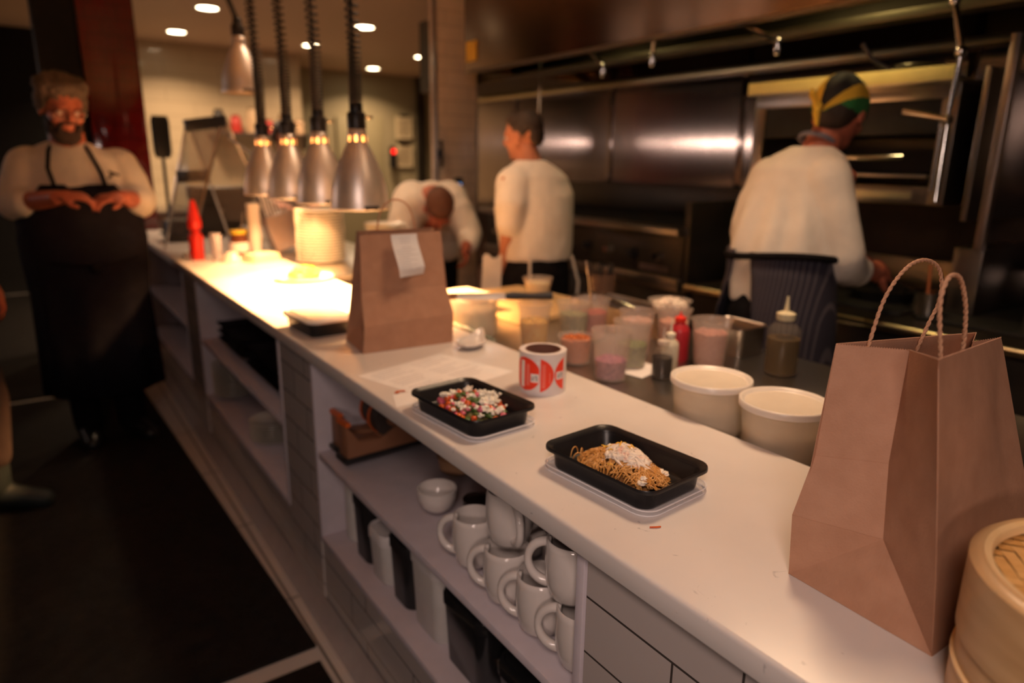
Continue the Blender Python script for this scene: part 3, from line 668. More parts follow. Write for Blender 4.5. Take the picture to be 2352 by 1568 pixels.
q = patch(0.30, 0.315, 0.034, 0.060, RR + 0.0010); b.add(q.v, q.f)
b.build('fine_print', mat('print_pink', (0.90, 0.45, 0.38), 0.4), parent=rl, solid=0.0002)
b = MB()  # short grey lettering in the white panel: u r b
def stroke(p, z, w, h): q = patch(p, p + w, z, z + h, RR + 0.0014); b.add(q.v, q.f)
for base, zz in ((-0.47, 0.040), (0.66, 0.046)):
    stroke(base, zz, 0.022, 0.010); stroke(base, zz, 0.075, 0.0028); stroke(base + 0.055, zz, 0.022, 0.010)
    stroke(base + 0.105, zz, 0.022, 0.010); stroke(base + 0.105, zz + 0.0075, 0.06, 0.0026)
    stroke(base + 0.19, zz, 0.022, 0.014); stroke(base + 0.19, zz, 0.075, 0.0026); stroke(base + 0.19, zz + 0.0078, 0.075, 0.0026); stroke(base + 0.243, zz, 0.022, 0.010)
    b.build('lettering', mat('letter_grey', (0.16, 0.15, 0.17), 0.5), parent=rl, solid=0.0001); b = MB()

# ------------------------------------------------------------------ printed menu sheets, spoon rest
sh = thing('printed_sheet', 'white printed menu sheet lying flat on the counter before the receipt bag', 'paper sheet', (0, 0, 0.9503))
b = MB(); b.add([(0.700, 1.335, 0), (0.985, 1.400, 0), (0.905, 1.652, 0), (0.628, 1.580, 0)], [(0, 1, 2, 3)]); b.build('sheet', PAPER, parent=sh, smooth=False, solid=0.0004)
b = MB(); rnd = random.Random(9)
ax = Vector((0.905 - 0.628, 1.652 - 1.580, 0)); ay = Vector((0.700 - 0.628, 1.335 - 1.580, 0)); o0 = Vector((0.628, 1.580, 0.0004))
for c in range(2):
    for k in range(15):
        if k % 5 == 4: continue
        v = 0.10 + k * 0.054; u = 0.08 + c * 0.46; ue = u + 0.22 + 0.14 * rnd.random()
        while u < ue:
            du = 0.02 + 0.03 * rnd.random(); p = [o0 + ax * a + ay * e for a, e in ((u, v), (u + du, v), (u + du, v + 0.016), (u, v + 0.016))]; b.add(p, [(0, 1, 2, 3)]); u += du + 0.008
b.build('printed_lines', mat('light_grey_print', (0.60, 0.56, 0.57), 0.7), parent=sh, smooth=False, solid=0.0002)
sh2 = MB().add([(0.612, 1.318, 0.9505), (0.700, 1.328, 0.9505), (0.690, 1.395, 0.9505), (0.640, 1.400, 0.9505)], [(0, 1, 2, 3)]).build('paper_slip', PAPER, smooth=False, solid=0.0004)
tag(sh2, 'small white paper slip partly under the salad container lid', 'paper slip')
b = MB(); blob(b, (0.655, 1.405, 0.9535), 0.004, 3, 0.7); b.tube([(0.648, 1.402, 0.953), (0.662, 1.408, 0.9535), (0.675, 1.405, 0.953)], 0.0016)
tag(b.build('carrot_scrap', ORANGE), 'tiny red scrap of food on the edge of the printed sheet', 'food scrap')
b = MB(); b.tube([(0.703, 0.640, 0.9515), (0.711, 0.634, 0.952), (0.718, 0.632, 0.9515)], 0.0013)
tag(b.build('carrot_shred', ORANGE), 'tiny orange shred lying alone on the white counter front', 'food scrap')
sr = thing('spoon_rest', 'shallow white ceramic spoon rest beside the receipt bag', 'spoon rest', (1.015, 1.665, 0.9505), R_(38))
def srf(u, v):
    a = 2 * PI * u; tail = max(0, math.cos(a)) ** 6; rx = 0.052 + 0.045 * tail; ry = 0.042
    x = rx * math.cos(a) * v; y = ry * math.sin(a) * v; z = 0.002 + 0.016 * v ** 3 + 0.018 * tail * v ** 4; return (x, y, z)
MB().grid(srf, 40, 10).build('dish', CERAMIC, parent=sr, solid=0.004, ang=180)

# ------------------------------------------------------------------ bamboo steamer
BAMB = mat('bamboo_wall', (0.70, 0.46, 0.23), 0.42, noise_col=(0.52, 0.30, 0.13), nscale=7, bump=0.05, bscale=30, stretch=(1, 1, 6), coat=0.1, nlo=0.3, nhi=0.75)
BAMB_L = mat('bamboo_rim', (0.88, 0.62, 0.33), 0.4, noise_col=(0.80, 0.54, 0.26), nscale=20, stretch=(1, 1, 8))
st = thing('bamboo_steamer', 'round bamboo steamer with woven lid at the right edge of the counter', 'steamer', (0.790, 0.112, 0.950))
SR = 0.1395
MB().lathe([(SR - 0.014, 0.0), (SR + 0.0005, 0.0), (SR + 0.0005, 0.043), (SR - 0.014, 0.043), (SR - 0.014, 0)], seg=96).build('lower_hoop', BAMB, parent=st, ang=50, bevel=0.001)
MB().lathe([(SR - 0.018, 0.043), (SR - 0.0012, 0.043), (SR - 0.0012, 0.078), (SR - 0.018, 0.078), (SR - 0.018, 0.043)], seg=96).build('upper_hoop', BAMB, parent=st, ang=50, bevel=0.001)
MB().lathe([(SR - 0.003, 0.040), (SR + 0.0022, 0.0415), (SR + 0.0022, 0.0455), (SR - 0.003, 0.047)], seg=96).build('seam_band', BAMB_L, parent=st, ang=60)
MB().lathe([(SR - 0.006, 0.076), (SR + 0.002, 0.077), (SR + 0.002, 0.156), (SR - 0.004, 0.161), (SR - 0.010, 0.161), (SR - 0.010, 0.12), (SR - 0.006, 0.076)], seg=96).build('lid_hoop', BAMB, parent=st, ang=40)
MB().lathe([(SR - 0.0185, 0.1515), (SR - 0.0100, 0.1515), (SR - 0.0100, 0.1615), (SR - 0.0165, 0.1605), (SR - 0.0185, 0.157), (SR - 0.0185, 0.1515)], seg=96).build('lid_inner_hoop', BAMB_L, parent=st, ang=50)
# herringbone woven lid top, each strip pair drawn as slightly raised slats in one part
b = MB(); Rw = SR - 0.0187; sw = 0.0135
STRIP = [mat('bamboo_strip_light', (0.80, 0.47, 0.18), 0.45, noise_col=(0.68, 0.36, 0.11), nscale=50, bump=0.1, bscale=60), mat('bamboo_strip_warm', (0.72, 0.39, 0.13), 0.45, noise_col=(0.58, 0.28, 0.07), nscale=40), mat('bamboo_gap', (0.30, 0.14, 0.045), 0.8)]
b.slot(2).lathe([(0.0001, 0.1475), (Rw, 0.1475)], seg=48)
rnd = random.Random(4); ca, sa = math.cos(R_(38)), math.sin(R_(38)); K = 4
def inside(x, y): return x * x + y * y < (Rw - 0.001) ** 2
nn = int(Rw / sw) + 2
for i in range(-nn, nn):
    for j in range(-nn, nn):
        # twill: strips run K cells long in one direction, then the other
        ph = (i + j) % (2 * K)
        horiz = ph < K; x = i * sw; y = j * sw
        wx, wy = (sw * 1.0, sw * 0.92) if horiz else (sw * 0.92, sw * 1.0)
        X = x * ca - y * sa; Y = x * sa + y * ca
        if X * X + Y * Y > (Rw + 0.006) ** 2: continue
        # raised a little at the middle of each float
        q = ph % K; dz = (0.0010, 0.0018, 0.0018, 0.0010)[q]
        dz2 = (0.0016, 0.0018, 0.0014, 0.0004)[q]
        c = []
        for sx, sy in ((-1, -1), (1, -1), (1, 1), (-1, 1)):
            px = x + sx * wx / 2; py = y + sy * wy / 2; z = 0.1484 + ((dz if sx < 0 else dz2) if horiz else (dz if sy < 0 else dz2))
            c.append((px * ca - py * sa, px * sa + py * ca, z))
        b.slot(0 if horiz else 1).add(c, [(0, 1, 2, 3)])
b.build('woven_top', STRIP, parent=st, smooth=False, weld=False)

# ------------------------------------------------------------------ heat lamps
ALU = mat('spun_aluminium', (0.92, 0.85, 0.80), 0.40, 0.85, bump=0.02, bscale=30, stretch=(1, 1, 60))
SHIN = mat('shade_inside', (0.80, 0.62, 0.42), 0.5)
CORDB = mat('black_cord', (0.014, 0.011, 0.011), 0.5)
def heat_lamp(label, loc, cord_end, tight, glow=True, coil=True, group='heat lamps over the pass'):
    t = thing('heat_lamp', label, 'heat lamp', loc, 0, group)
    prof = [(0.1060, 0.000), (0.1085, 0.003), (0.1045, 0.012), (0.1015, 0.050), (0.0960, 0.085), (0.0850, 0.125), (0.0680, 0.170), (0.0520, 0.205), (0.0400, 0.228), (0.0345, 0.240), (0.0335, 0.262), (0.0320, 0.285), (0.018, 0.290)]
    b = MB(); b.lathe(prof, seg=48, skip=lambda i, j: i == 9 and j % 6 in (1, 2)); b.build('shade', ALU, parent=t, ang=70)
    b = MB(); b.lathe([(r - 0.0022, z + 0.001) for r, z in prof[:10]], seg=48); b.build('shade_lining', SHIN, parent=t, ang=70)
    b = MB(); b.cbox((0.0, -0.1065, 0.0095), (0.055, 0.003, 0.014)); b.build('maker_plate', BLACKP, parent=t, bevel=0.001)
    t.children[-1].matrix_parent_inverse = Matrix.Rotation(-0.95, 4, 'Z')
    MB().lathe([(0.0001, 0.284), (0.033, 0.284), (0.0335, 0.300), (0.0335, 0.335), (0.030, 0.342), (0.0235, 0.344), (0.0235, 0.368), (0.018, 0.376), (0.0001, 0.376)], seg=32).build('socket_cap', BLACKP, parent=t, ang=40)
    b = MB(); b.tube([(0.030, -0.018, 0.325), (0.050, -0.030, 0.325)], 0.0055, 8); b.build('switch_knob', CHROME, parent=t)
    if glow: MB().ell((0, 0, 0.150), (0.040, 0.040, 0.048)).build('bulb', mat('hot_bulb', (1, 0.8, 0.5), 0.4, emit=(1.0, 0.50, 0.17), estr=30), parent=t)
    else: MB().ell((0, 0, 0.130), (0.040, 0.040, 0.048)).build('bulb', mat('cold_bulb', (0.5, 0.1, 0.06), 0.2), parent=t)
    b = MB(); pts = []; rs = 0.021; z0 = 0.372; z1 = CEIL - loc[2] - 0.05; ex, ey = cord_end
    if coil:
        z = z0; a = 0.0
        while z < z1:
            f = (z - z0) / (z1 - z0); pitch = 0.0125 if z < tight else 0.0125 + 0.014 * min(1, (z - tight) / 0.18)
            cx = ex * f + 0.004 * math.sin(f * 9); cy = ey * f
            for k in range(10):
                aa = a + 2 * PI * k / 10; zz = z + pitch * k / 10; pts.append((cx + rs * math.cos(aa), cy + rs * math.sin(aa), zz))
            z += pitch
        b.tube(pts, 0.0052, 6); b.tube([(0, 0, 0.36), (ex * 0.3, ey * 0.3, z0 + (z1 - z0) * 0.3), (ex, ey, z1 + 0.05)], 0.007, 8)
    else: b.tube([(0, 0, 0.36), (ex * 0.5, ey * 0.5, (z0 + z1) / 2), (ex, ey, z1 + 0.05)], 0.014, 10)
    b.build('coiled_cord', CORDB, parent=t, ang=180)
    MB().lathe([(0.0001, -0.03), (0.055, -0.03), (0.06, -0.005), (0.06, 0.0), (0.0001, 0.0)], c=(ex, ey, CEIL - loc[2]), seg=24).build('ceiling_mount', BLACKP, parent=t)
    return t
LP = [((1.018, 2.454), 'brushed aluminium heat lamp nearest the camera, with the widest shade', 0.48), ((1.018, 2.850), 'brushed aluminium heat lamp second from the camera in the lit row', 0.50),
      ((1.015, 3.245), 'brushed aluminium heat lamp third from the camera in the lit row', 0.52), ((1.005, 3.620), 'brushed aluminium heat lamp farthest in the lit row, at the left end', 0.54)]
for (xy, lb, tg) in LP:
    heat_lamp(lb, (xy[0], xy[1], 1.300), (-0.012, 0.0), tg)
    lamp('SPOT', 'heat_lamp_bulb', (xy[0], xy[1], 1.362), {2.454: 170, 2.85: 160, 3.245: 60, 3.62: 26}[xy[1]], AMBER, 0.035, spot=R_(120), blend=0.30)
heat_lamp('unlit heat lamp raised higher than the row of lit ones, hanging on a slanting cord', (1.045, 4.07, 1.816), (-0.16, 0.10), 0.3, glow=False, coil=False)

# ------------------------------------------------------------------ plates
pp = [(0.0001, 0.006), (0.070, 0.006), (0.080, 0.009), (0.120, 0.0165), (0.1235, 0.0175), (0.1240, 0.0160), (0.120, 0.0130), (0.085, 0.0030), (0.075, 0.0), (0.0001, 0.0)]
def plate_stack(n, x, y, z, s, group, lab, pitch=0.0095):
    base = None; ORD = 'topmost second third fourth fifth sixth seventh eighth ninth tenth eleventh twelfth thirteenth fourteenth fifteenth sixteenth seventeenth eighteenth nineteenth twentieth twenty-first twenty-second twenty-third twenty-fourth twenty-fifth twenty-sixth'.split()
    for k in range(n):
        r_ = n - 1 - k; lb = '%s cream plate%s in the %s' % (ORD[r_], '' if r_ == 0 else ' from the top', lab)
        loc = (x + random.uniform(-0.0015, 0.0015), y + random.uniform(-0.0015, 0.0015), z + k * pitch)
        if base is None:
            o = MB().lathe(pp, seg=40).build('plate', PLATE, ang=50); o.scale = (s,) * 3; o.location = loc; base = tag(o, lb, 'plate', group)
        else:
            c = base.copy(); col.objects.link(c); c.location = loc; tag(c, lb, 'plate', group)
plate_stack(18, 1.250, 3.560, 0.952, 1.02, 'plates in the tall stack under the heat lamps', 'taller stack under the lamps', 0.0150)
plate_stack(14, 1.560, 3.420, 0.952, 0.92, 'plates in the shorter stack behind the receipt bag', 'shorter stack right of the taller one', 0.0142)
plate_stack(14, 0.735, 3.48, 0.331, 0.78, 'plates stacked on the lower shelf below the dark trays', 'stack below the dark trays', 0.0120)
plate_stack(8, 0.735, 2.80, 0.331, 0.78, 'plates in the low stack at the near end of the lower shelf', 'low stack at the lower shelf\'s near end', 0.0110)
pl = MB().lathe(pp, seg=48).build('plate', PLATE, ang=50); pl.location = (0.985, 3.05, 0.9505); pl.scale = (1.04, 1.04, 1.04)
tag(pl, 'white dinner plate with yellow food standing in the lamp light', 'plate')
scatter('corn_pieces', 'heap of chopped yellow corn and greens on the plate under the lamps', 'food', mat('yellow_corn', (0.75, 0.50, 0.03), 0.4, noise_col=(0.28, 0.38, 0.03), nscale=30), 150, (0.985, 3.05), 0, 0.070, 0.060, 0.964, 0.046, 0.007, 0.012, 51)

# ------------------------------------------------------------------ goods at the far end of the counter
SIDE = MB().box(1.108, 3.10, 0.905, 1.72, 5.75, 0.949).build('side_worktop', STEEL_T, bevel=0.004)
tag(SIDE, 'steel worktop beside the far half of the pass, under the plate stacks', 'worktop')
cb = thing('refrigerated_cabinet', 'steel under-counter cabinet below the far worktop', 'cabinet', (1.11, 3.12, 0))
MB().box(0, 0, 0.12, 0.59, 2.6, 0.904).build('body', STEEL, parent=cb, bevel=0.005)
for k in range(3): MB().cbox((0.595, 0.45 + k * 0.86, 0.50), (0.02, 0.80, 0.70)).build('door', STEEL, parent=cb, bevel=0.004)
MB().box(0.03, 0.03, 0, 0.55, 2.55, 0.12).build('plinth', BLACKP, parent=cb)
# A-shaped clear stand
CHR2 = mat('brushed_tube', (0.62, 0.57, 0.53), 0.25, 1.0)
af = thing('order_rack', 'tall A-shaped clear acrylic rack with dark clip bars, near the bearded chef', 'order rack', (0.82, 4.30, 0.950))
def A(x, y, z): return (x - 0.82, y - 4.30, z - 0.95)
SM = mat('smoky_acrylic', (0.25, 0.19, 0.15), 0.15, alpha=0.42)
apL, apR = (0.80, 4.33, 1.680), (1.005, 4.37, 1.715)
f0, f1 = (0.640, 4.50, 0.960), (0.690, 4.06, 0.960); k1 = (1.37, 4.62, 0.952)
MB().add([A(0.665, 4.48, 1.05), A(0.715, 4.10, 1.05), A(*apR), A(*apL)], [(0, 1, 2, 3)]).build('front_panel', SM, parent=af, smooth=False, solid=0.006)
MB().add([A(1.02, 4.60, 1.10), A(1.33, 4.48, 1.08), A(*apR), A(*apL)], [(0, 1, 2, 3)]).build('rear_panel', mat('smoky_acrylic_back', (0.30, 0.22, 0.15), 0.15, alpha=0.30), parent=af, smooth=False, solid=0.006)
for (p, q) in ((f0, apL), (f1, apR), ((1.05, 4.66, 0.960), apL), ((1.32, 4.50, 0.960), apR)): MB().tube([A(*p), A(*q)], 0.0085, 10).build('leg', CHR2, parent=af)
MB().cbox(A(0.895, 4.335, 1.665), (0.235, 0.03, 0.065), Matrix.Rotation(0.17, 3, 'Y').inverted() @ Matrix.Rotation(0.18, 3, 'Z')).build('clip_bar', BLACKP, parent=af, bevel=0.003)
MB().cbox(A(0.790, 4.270, 1.375), (0.170, 0.03, 0.065), Matrix.Rotation(0.05, 3, 'Y').inverted() @ Matrix.Rotation(-0.1, 3, 'Z')).build('clip_bar', BLACKP, parent=af, bevel=0.003)
MB().tube([A(1.02, 4.37, 1.60), A(1.16, 4.43, 1.50)], 0.010, 8).build('cross_tube', CHR2, parent=af)
MB().lathe([(0.0001, 0), (0.016, 0), (0.016, 0.03), (0.0001, 0.03)], c=A(0.668, 4.02, 0.952), seg=16).build('foot_knob', CHROME, parent=af)
def bottle(name, label, loc, prof, m, cap=None, fill=None, fillm=None, cat='bottle', group=None, seg=32, rot=0):
    t = thing(name, label, cat, loc, rot, group)
    MB().lathe(prof, seg=seg).build('bottle_body', m, parent=t, ang=60)
    if cap: MB().lathe(cap[0], seg=24).build('nozzle', cap[1], parent=t, ang=50)
    if fill: 
        MB().lathe(fill, seg=seg).build('liquid', fillm, parent=t, ang=60)
    return t
def sq(r, h, n=0.0): return [(0.0001, 0), (r * 0.92, 0), (r, 0.006), (r, h * 0.70), (r * 0.92, h * 0.78), (r * 0.52, h * 0.88), (r * 0.45, h * 0.90), (r * 0.45, h)]
def noz(r, h, tip): return [(r * 0.50, h * 0.91), (r * 0.56, h * 0.93), (r * 0.56, h * 1.02), (r * 0.40, h * 1.04), (r * 0.16, h * 1.06), (r * 0.06, h + tip), (0.0001, h + tip)]
REDP = mat('red_squeeze_plastic', (0.75, 0.025, 0.012), 0.35)
bottle('squeeze_bottle', 'red squeeze bottle with tall red tip at the foot of the clear rack', (0.715, 3.965, 0.950), sq(0.036, 0.17), REDP, cap=([(0.018, 0.15), (0.034, 0.165), (0.036, 0.20), (0.026, 0.25), (0.012, 0.31), (0.0001, 0.315)], REDP))
tag(MB().lathe([(0.0001, 0), (0.024, 0), (0.027, 0.10), (0.0285, 0.14), (0.0265, 0.14), (0.025, 0.10), (0.022, 0.005), (0.0001, 0.005)], c=(0.80, 3.90, 0.950), seg=28).build('drinking_glass', mat('frosted_glass', (0.6, 0.55, 0.6), 0.25, alpha=0.55)), 'small straight frosted glass just right of the red squeeze bottle', 'glass')
jr = thing('sauce_jar', 'dark jar with a white label behind the glass on the pass', 'jar', (0.935, 3.98, 0.950))
MB().lathe([(0.0001, 0), (0.048, 0), (0.050, 0.01), (0.050, 0.10), (0.040, 0.115), (0.040, 0.125), (0.0001, 0.125)], seg=32).build('jar_body', mat('brown_sauce', (0.09, 0.025, 0.012), 0.15), parent=jr, ang=50)
MB().lathe([(0.0505, 0.030), (0.0512, 0.030), (0.0512, 0.080), (0.0505, 0.080)], seg=32).build('jar_label', PAPER, parent=jr, ang=50)
MB().lathe([(0.0001, 0.125), (0.044, 0.125), (0.044, 0.145), (0.0001, 0.145)], seg=32).build('jar_lid', mat('yellow_lid', (0.50, 0.33, 0.02), 0.4), parent=jr, ang=50)
MB().tube([(0.02, 0, 0.13), (0.03, -0.02, 0.24)], 0.0035, 8).build('spoon_handle', CHR2, parent=jr)
bw = MB().lathe([(0.0001, 0.052), (0.02, 0.052), (0.026, 0.047), (0.050, 0.020), (0.060, 0.0), (0.057, 0.0), (0.046, 0.019), (0.02, 0.045), (0.0001, 0.046)], c=(0.85, 3.80, 0.9505), seg=36).build('small_bowl', CERAMIC, ang=60)
tag(bw, 'small white bowl turned upside down in front of the sauce jar', 'bowl')
nb = MB(); 
for k in range(5): nb.cbox((0.985, 3.735, 0.955 + k * 0.0085), (0.165 - k * 0.004, 0.11, 0.0075), Matrix.Rotation(0.35 + 0.02 * k, 3, 'Z'))
tag(nb.build('folded_towel', mat('cream_cloth', (0.72, 0.62, 0.46), 0.9), bevel=0.003), 'cream folded towel pad lying beside the small upturned bowl', 'towel')
# tall tapered white cup towers, tilted printer-like organiser
def paper_cup(label, loc, n, m, s=1.0, tilt=0.0, group=None):
    t = thing('paper_cup_stack', label, 'cup stack', loc, 0, group)
    for k in range(n):
        o = MB().lathe([(0.0001, 0.0), (0.026 * s, 0.0), (0.036 * s, 0.10 * s), (0.038 * s, 0.103 * s), (0.036 * s, 0.106 * s), (0.034 * s, 0.10 * s), (0.024 * s, 0.004), (0.0001, 0.004)], seg=28).build('paper_cup', m, parent=t, ang=60)
        o.location = (math.sin(tilt) * k * 0.02, 0, k * 0.022 * s)
    return t
PCUP = mat('white_cup_paper', (0.75, 0.68, 0.62), 0.6)
paper_cup('stack of white paper cups rising behind the folded towel', (1.035, 4.02, 0.950), 9, PCUP, 1.0)
og = thing('condiment_caddy', 'slanted clear caddy of wrapped straws behind the folded towel', 'caddy', (1.20, 4.08, 0.975))
MB().cbox((0, 0, 0.10), (0.16, 0.14, 0.20), Matrix.Rotation(-0.30, 3, 'Y')).build('caddy_box', mat('smoky_box', (0.42, 0.30, 0.25), 0.2, alpha=0.6), parent=og, bevel=0.004)
for k in range(5): MB().tube([(-0.05 + k * 0.02, 0.01 * (k % 2), 0.08), (-0.10 + k * 0.022, 0.02, 0.30 - 0.01 * k)], 0.006, 8).build('wrapped_straw', PAPER, parent=og)
for q, (x, y, c, nm) in enumerate(((1.36, 4.10, (0.30, 0.03, 0.02), 'dark red lidded pot beside the straw caddy'), (1.12, 4.55, (0.06, 0.04, 0.03), 'dark round pot behind the paper cups, under the clear rack'))):
    pt = thing('ingredient_pot', nm, 'pot', (x, y, 0.950)); MB().lathe([(0.0001, 0), (0.045, 0), (0.050, 0.09), (0.052, 0.095), (0.0001, 0.10)], seg=28).build('pot_body', mat('pot_%d' % q, c, 0.3), parent=pt, ang=50)
    MB().lathe([(0.0001, 0.100), (0.05, 0.099), (0.03, 0.112), (0.0001, 0.114)], seg=28).build('pot_lid', mat('pot_lid_%d' % q, tuple(v * 1.5 for v in c), 0.3), parent=pt)
# dark register or printer at the far end of the counter
pr = thing('receipt_printer', 'dark boxy receipt printer at the far end of the counter beside the bearded chef', 'printer', (0.80, 4.95, 0.950))
MB().rrect([(0.09, 0.10, 0.02, 0), (0.09, 0.10, 0.02, 0.11), (0.08, 0.09, 0.02, 0.135)]).build('printer_body', BLACKP, parent=pr, ang=40)
MB().cbox((0, -0.105, 0.08), (0.12, 0.012, 0.05)).build('front_cover', BLACKG, parent=pr, bevel=0.003)
pr2 = thing('coffee_machine', 'dark cluttered coffee machine behind the bearded chef at the counter end', 'coffee machine', (1.12, 5.25, 0.950))
MB().box(-0.16, -0.15, 0, 0.2, 0.2, 0.30).build('machine_body', DARKSTEEL, parent=pr2, bevel=0.02)
MB().box(-0.17, -0.2, 0.24, 0.21, 0.2, 0.33).build('top_housing', DARKSTEEL, parent=pr2, bevel=0.01)
MB().tube([(-0.05, -0.17, 0.23), (-0.05, -0.24, 0.19), (-0.05, -0.30, 0.18)], 0.012, 8).build('portafilter', CHROME, parent=pr2)
sc_ = thing('monitor_screen', 'black rounded screen on a stand beside the red tiled column', 'monitor', (0.83, 5.45, 0.950))
MB().rrect([(0.045, 0.010, 0.010, 0.52), (0.058, 0.014, 0.014, 0.56), (0.060, 0.014, 0.014, 0.76), (0.050, 0.010, 0.010, 0.80)]).build('screen', BLACKP, parent=sc_, ang=50)
MB().tube([(0, 0.02, 0), (0, 0.02, 0.56)], 0.012, 8).build('stand_pole', BLACKP, parent=sc_)
MB().lathe([(0.0001, 0), (0.08, 0), (0.08, 0.012), (0.0001, 0.014)], seg=24).build('stand_base', BLACKP, parent=sc_)
# work station behind the lamps: shelf with bottles and red tins far back
sh_ = thing('wall_shelf', 'steel wall shelf of jars and red tins far back, between the middle heat lamps', 'shelf', (2.35, 9.05, 1.74))
MB().box(-0.45, -0.15, 0, 0.75, 0.13, 0.03).build('shelf_board', STEEL, parent=sh_, bevel=0.003)
for s in (-0.4, 0.7): MB().box(s, 0.0, -0.15, s + 0.03, 0.13, 0).build('bracket', STEEL, parent=sh_)
rnd = random.Random(8)
for k, (c, h, lb) in enumerate((((0.02, 0.015, 0.01), 0.26, 'dark tall bottle at the left end of the far wall shelf'), ((0.45, 0.03, 0.02), 0.20, 'red tin left of the other red tin on the far wall shelf'), ((0.60, 0.42, 0.25), 0.30, 'pale tall canister in the middle of the far wall shelf'),
                              ((0.45, 0.03, 0.02), 0.16, 'shorter red tin right of the pale canister on the far wall shelf'), ((0.25, 0.15, 0.06), 0.24, 'brown jar near the right end of the far wall shelf'), ((0.5, 0.33, 0.2), 0.18, 'small tan tub at the right end of the far wall shelf'))):
    t = thing('storage_jar', lb, 'jar', (2.02 + k * 0.19, 9.03, 1.771), group='containers on the far wall shelf')
    MB().lathe([(0.0001, 0), (0.060, 0), (0.062, h * 0.8), (0.045, h * 0.9), (0.0001, h * 0.9)], seg=24).build('jar_body', mat('jar_c%d' % k, c, 0.4), parent=t, ang=50)
    MB().lathe([(0.0001, h * 0.9), (0.047, h * 0.9), (0.047, h), (0.0001, h)], seg=24).build('jar_lid', mat('jar_l%d' % k, tuple(v * 0.6 for v in c), 0.4), parent=t, ang=50)
bc = thing('back_counter', 'steel counter along the cream tiled back wall', 'counter', (0.9, 8.45, 0))
MB().box(0, 0, 0.86, 2.1, 0.72, 0.90).build('worktop', STEEL_T, parent=bc, bevel=0.004)
MB().box(0.03, 0.05, 0.1, 2.07, 0.70, 0.86).build('cabinet_body', STEEL, parent=bc, bevel=0.004)
# notices and exit indicator in the passage
for k, (z, lb) in enumerate(((1.97, 'cream notice sheet pinned upper on the passage wall'), (1.53, 'cream notice sheet pinned lower, beside the red light'))):
    t = thing('wall_notice', lb, 'notice', (5.14, 10.44, z), group='notices in the passage')
    MB().box(-0.145, 0.012, -0.17, 0.145, 0.024, 0.17).build('notice_sheet', mat('notice_paper', (0.70, 0.58, 0.36), 0.7), parent=t)
    MB().box(-0.08, -0.004, 0.17, 0.08, 0.024, 0.20).build('clip', DARKSTEEL, parent=t)
    b = MB()
    for j in range(7): b.box(-0.11, 0.006, 0.10 - j * 0.035, 0.10 - 0.02 * (j % 3), 0.011, 0.112 - j * 0.035)
    b.build('printed_lines', mat('notice_ink', (0.30, 0.22, 0.13), 0.7), parent=t)
al = thing('wall_alarm', 'small black wall alarm with a glowing red light in the passage', 'alarm', (4.905, 10.40, 1.60))
MB().rrect([(0.05, 0.03, 0.01, -0.25), (0.05, 0.03, 0.01, 0.08)]).build('alarm_case', BLACKP, parent=al)
MB().ell((0, -0.04, 0.0), (0.035, 0.02, 0.035)).build('red_light', mat('red_light_lens', (1, 0.02, 0.02), 0.3, emit=(1.0, 0.01, 0.008), estr=3.0), parent=al)
ph = thing('wall_intercom', 'black wall intercom with a small blue screen on the tiled pier', 'intercom', (2.690, 4.582, 1.293))
MB().rrect([(0.030, 0.015, 0.006, -0.065), (0.030, 0.015, 0.006, 0.06)]).build('case', BLACKP, parent=ph)
MB().box(-0.018, -0.0165, -0.038, 0.018, -0.0148, 0.022).build('screen', mat('blue_screen', (0.02, 0.05, 0.1), 0.2, emit=(0.12, 0.30, 0.65), estr=1.0), parent=ph)
hs = thing('wall_handset', 'slim black handset hanging on the left edge of the tiled pier', 'handset', (2.535, 4.565, 1.525))
MB().tube([(0, 0.0, -0.10), (0, -0.012, -0.07), (0, -0.014, 0.05), (0, 0.0, 0.09)], [0.010, 0.013, 0.012, 0.014], 10).build('handset_body', BLACKP, parent=hs)
MB().box(-0.008, 0.0, -0.03, 0.008, 0.030, 0.03).build('wall_cradle', BLACKP, parent=hs)

# ------------------------------------------------------------------ shelf stock, near bay
MUGIN = mat('mug_shadow_liner', (0.30, 0.25, 0.24), 0.25)
def mug(label, loc, rot):
    t = thing('mug', label, 'mug', loc, rot, 'white mugs on the middle shelf')
    MB().lathe([(0.0001, 0.003), (0.026, 0.0), (0.031, 0.0), (0.036, 0.006), (0.042, 0.030), (0.044, 0.060), (0.0425, 0.090), (0.0415, 0.100), (0.0395, 0.101), (0.0395, 0.095), (0.0405, 0.060), (0.038, 0.030), (0.030, 0.010), (0.0001, 0.008)], seg=40).build('mug_body', CERAMIC, parent=t, ang=70)
    b = MB(); pts = []
    for k in range(17):
        a = PI * 0.53 - PI * 1.06 * k / 16; pts.append((-(0.038 + 0.034 * math.cos(a)), 0, 0.053 + 0.036 * math.sin(a)))
    b.tube(pts, [0.0065 + 0.002 * abs(math.cos(PI * k / 16)) for k in range(17)], 10); b.build('handle', CERAMIC, parent=t, ang=180)
    return t
m0 = mug('white mug at the far end of the bottom row, beside the black cup', (0.700, 1.135, 0.636), R_(-50)); m0.scale = (1.1, 1.1, 1.1)
dup(m0, (0.688, 0.992, 0.636), R_(-52), 'white mug second along the bottom row, under the upper far mug')
dup(m0, (0.688, 0.880, 0.636), R_(-52), 'white mug third along the bottom row, with its handle on the left')
dup(m0, (0.690, 0.765, 0.636), R_(-52), 'white mug nearest the camera in the bottom row')
dup(m0, (0.705, 1.010, 0.748), R_(70), 'white mug stacked on the far pair of mugs')
dup(m0, (0.692, 0.800, 0.748), R_(-50), 'white mug stacked on the near pair of mugs')
dup(m0, (0.822, 1.105, 0.636), R_(-40), 'white mug in the back row, behind the far mugs')
dup(m0, (0.822, 0.975, 0.636), R_(-40), 'white mug in the back row, behind the middle mugs')
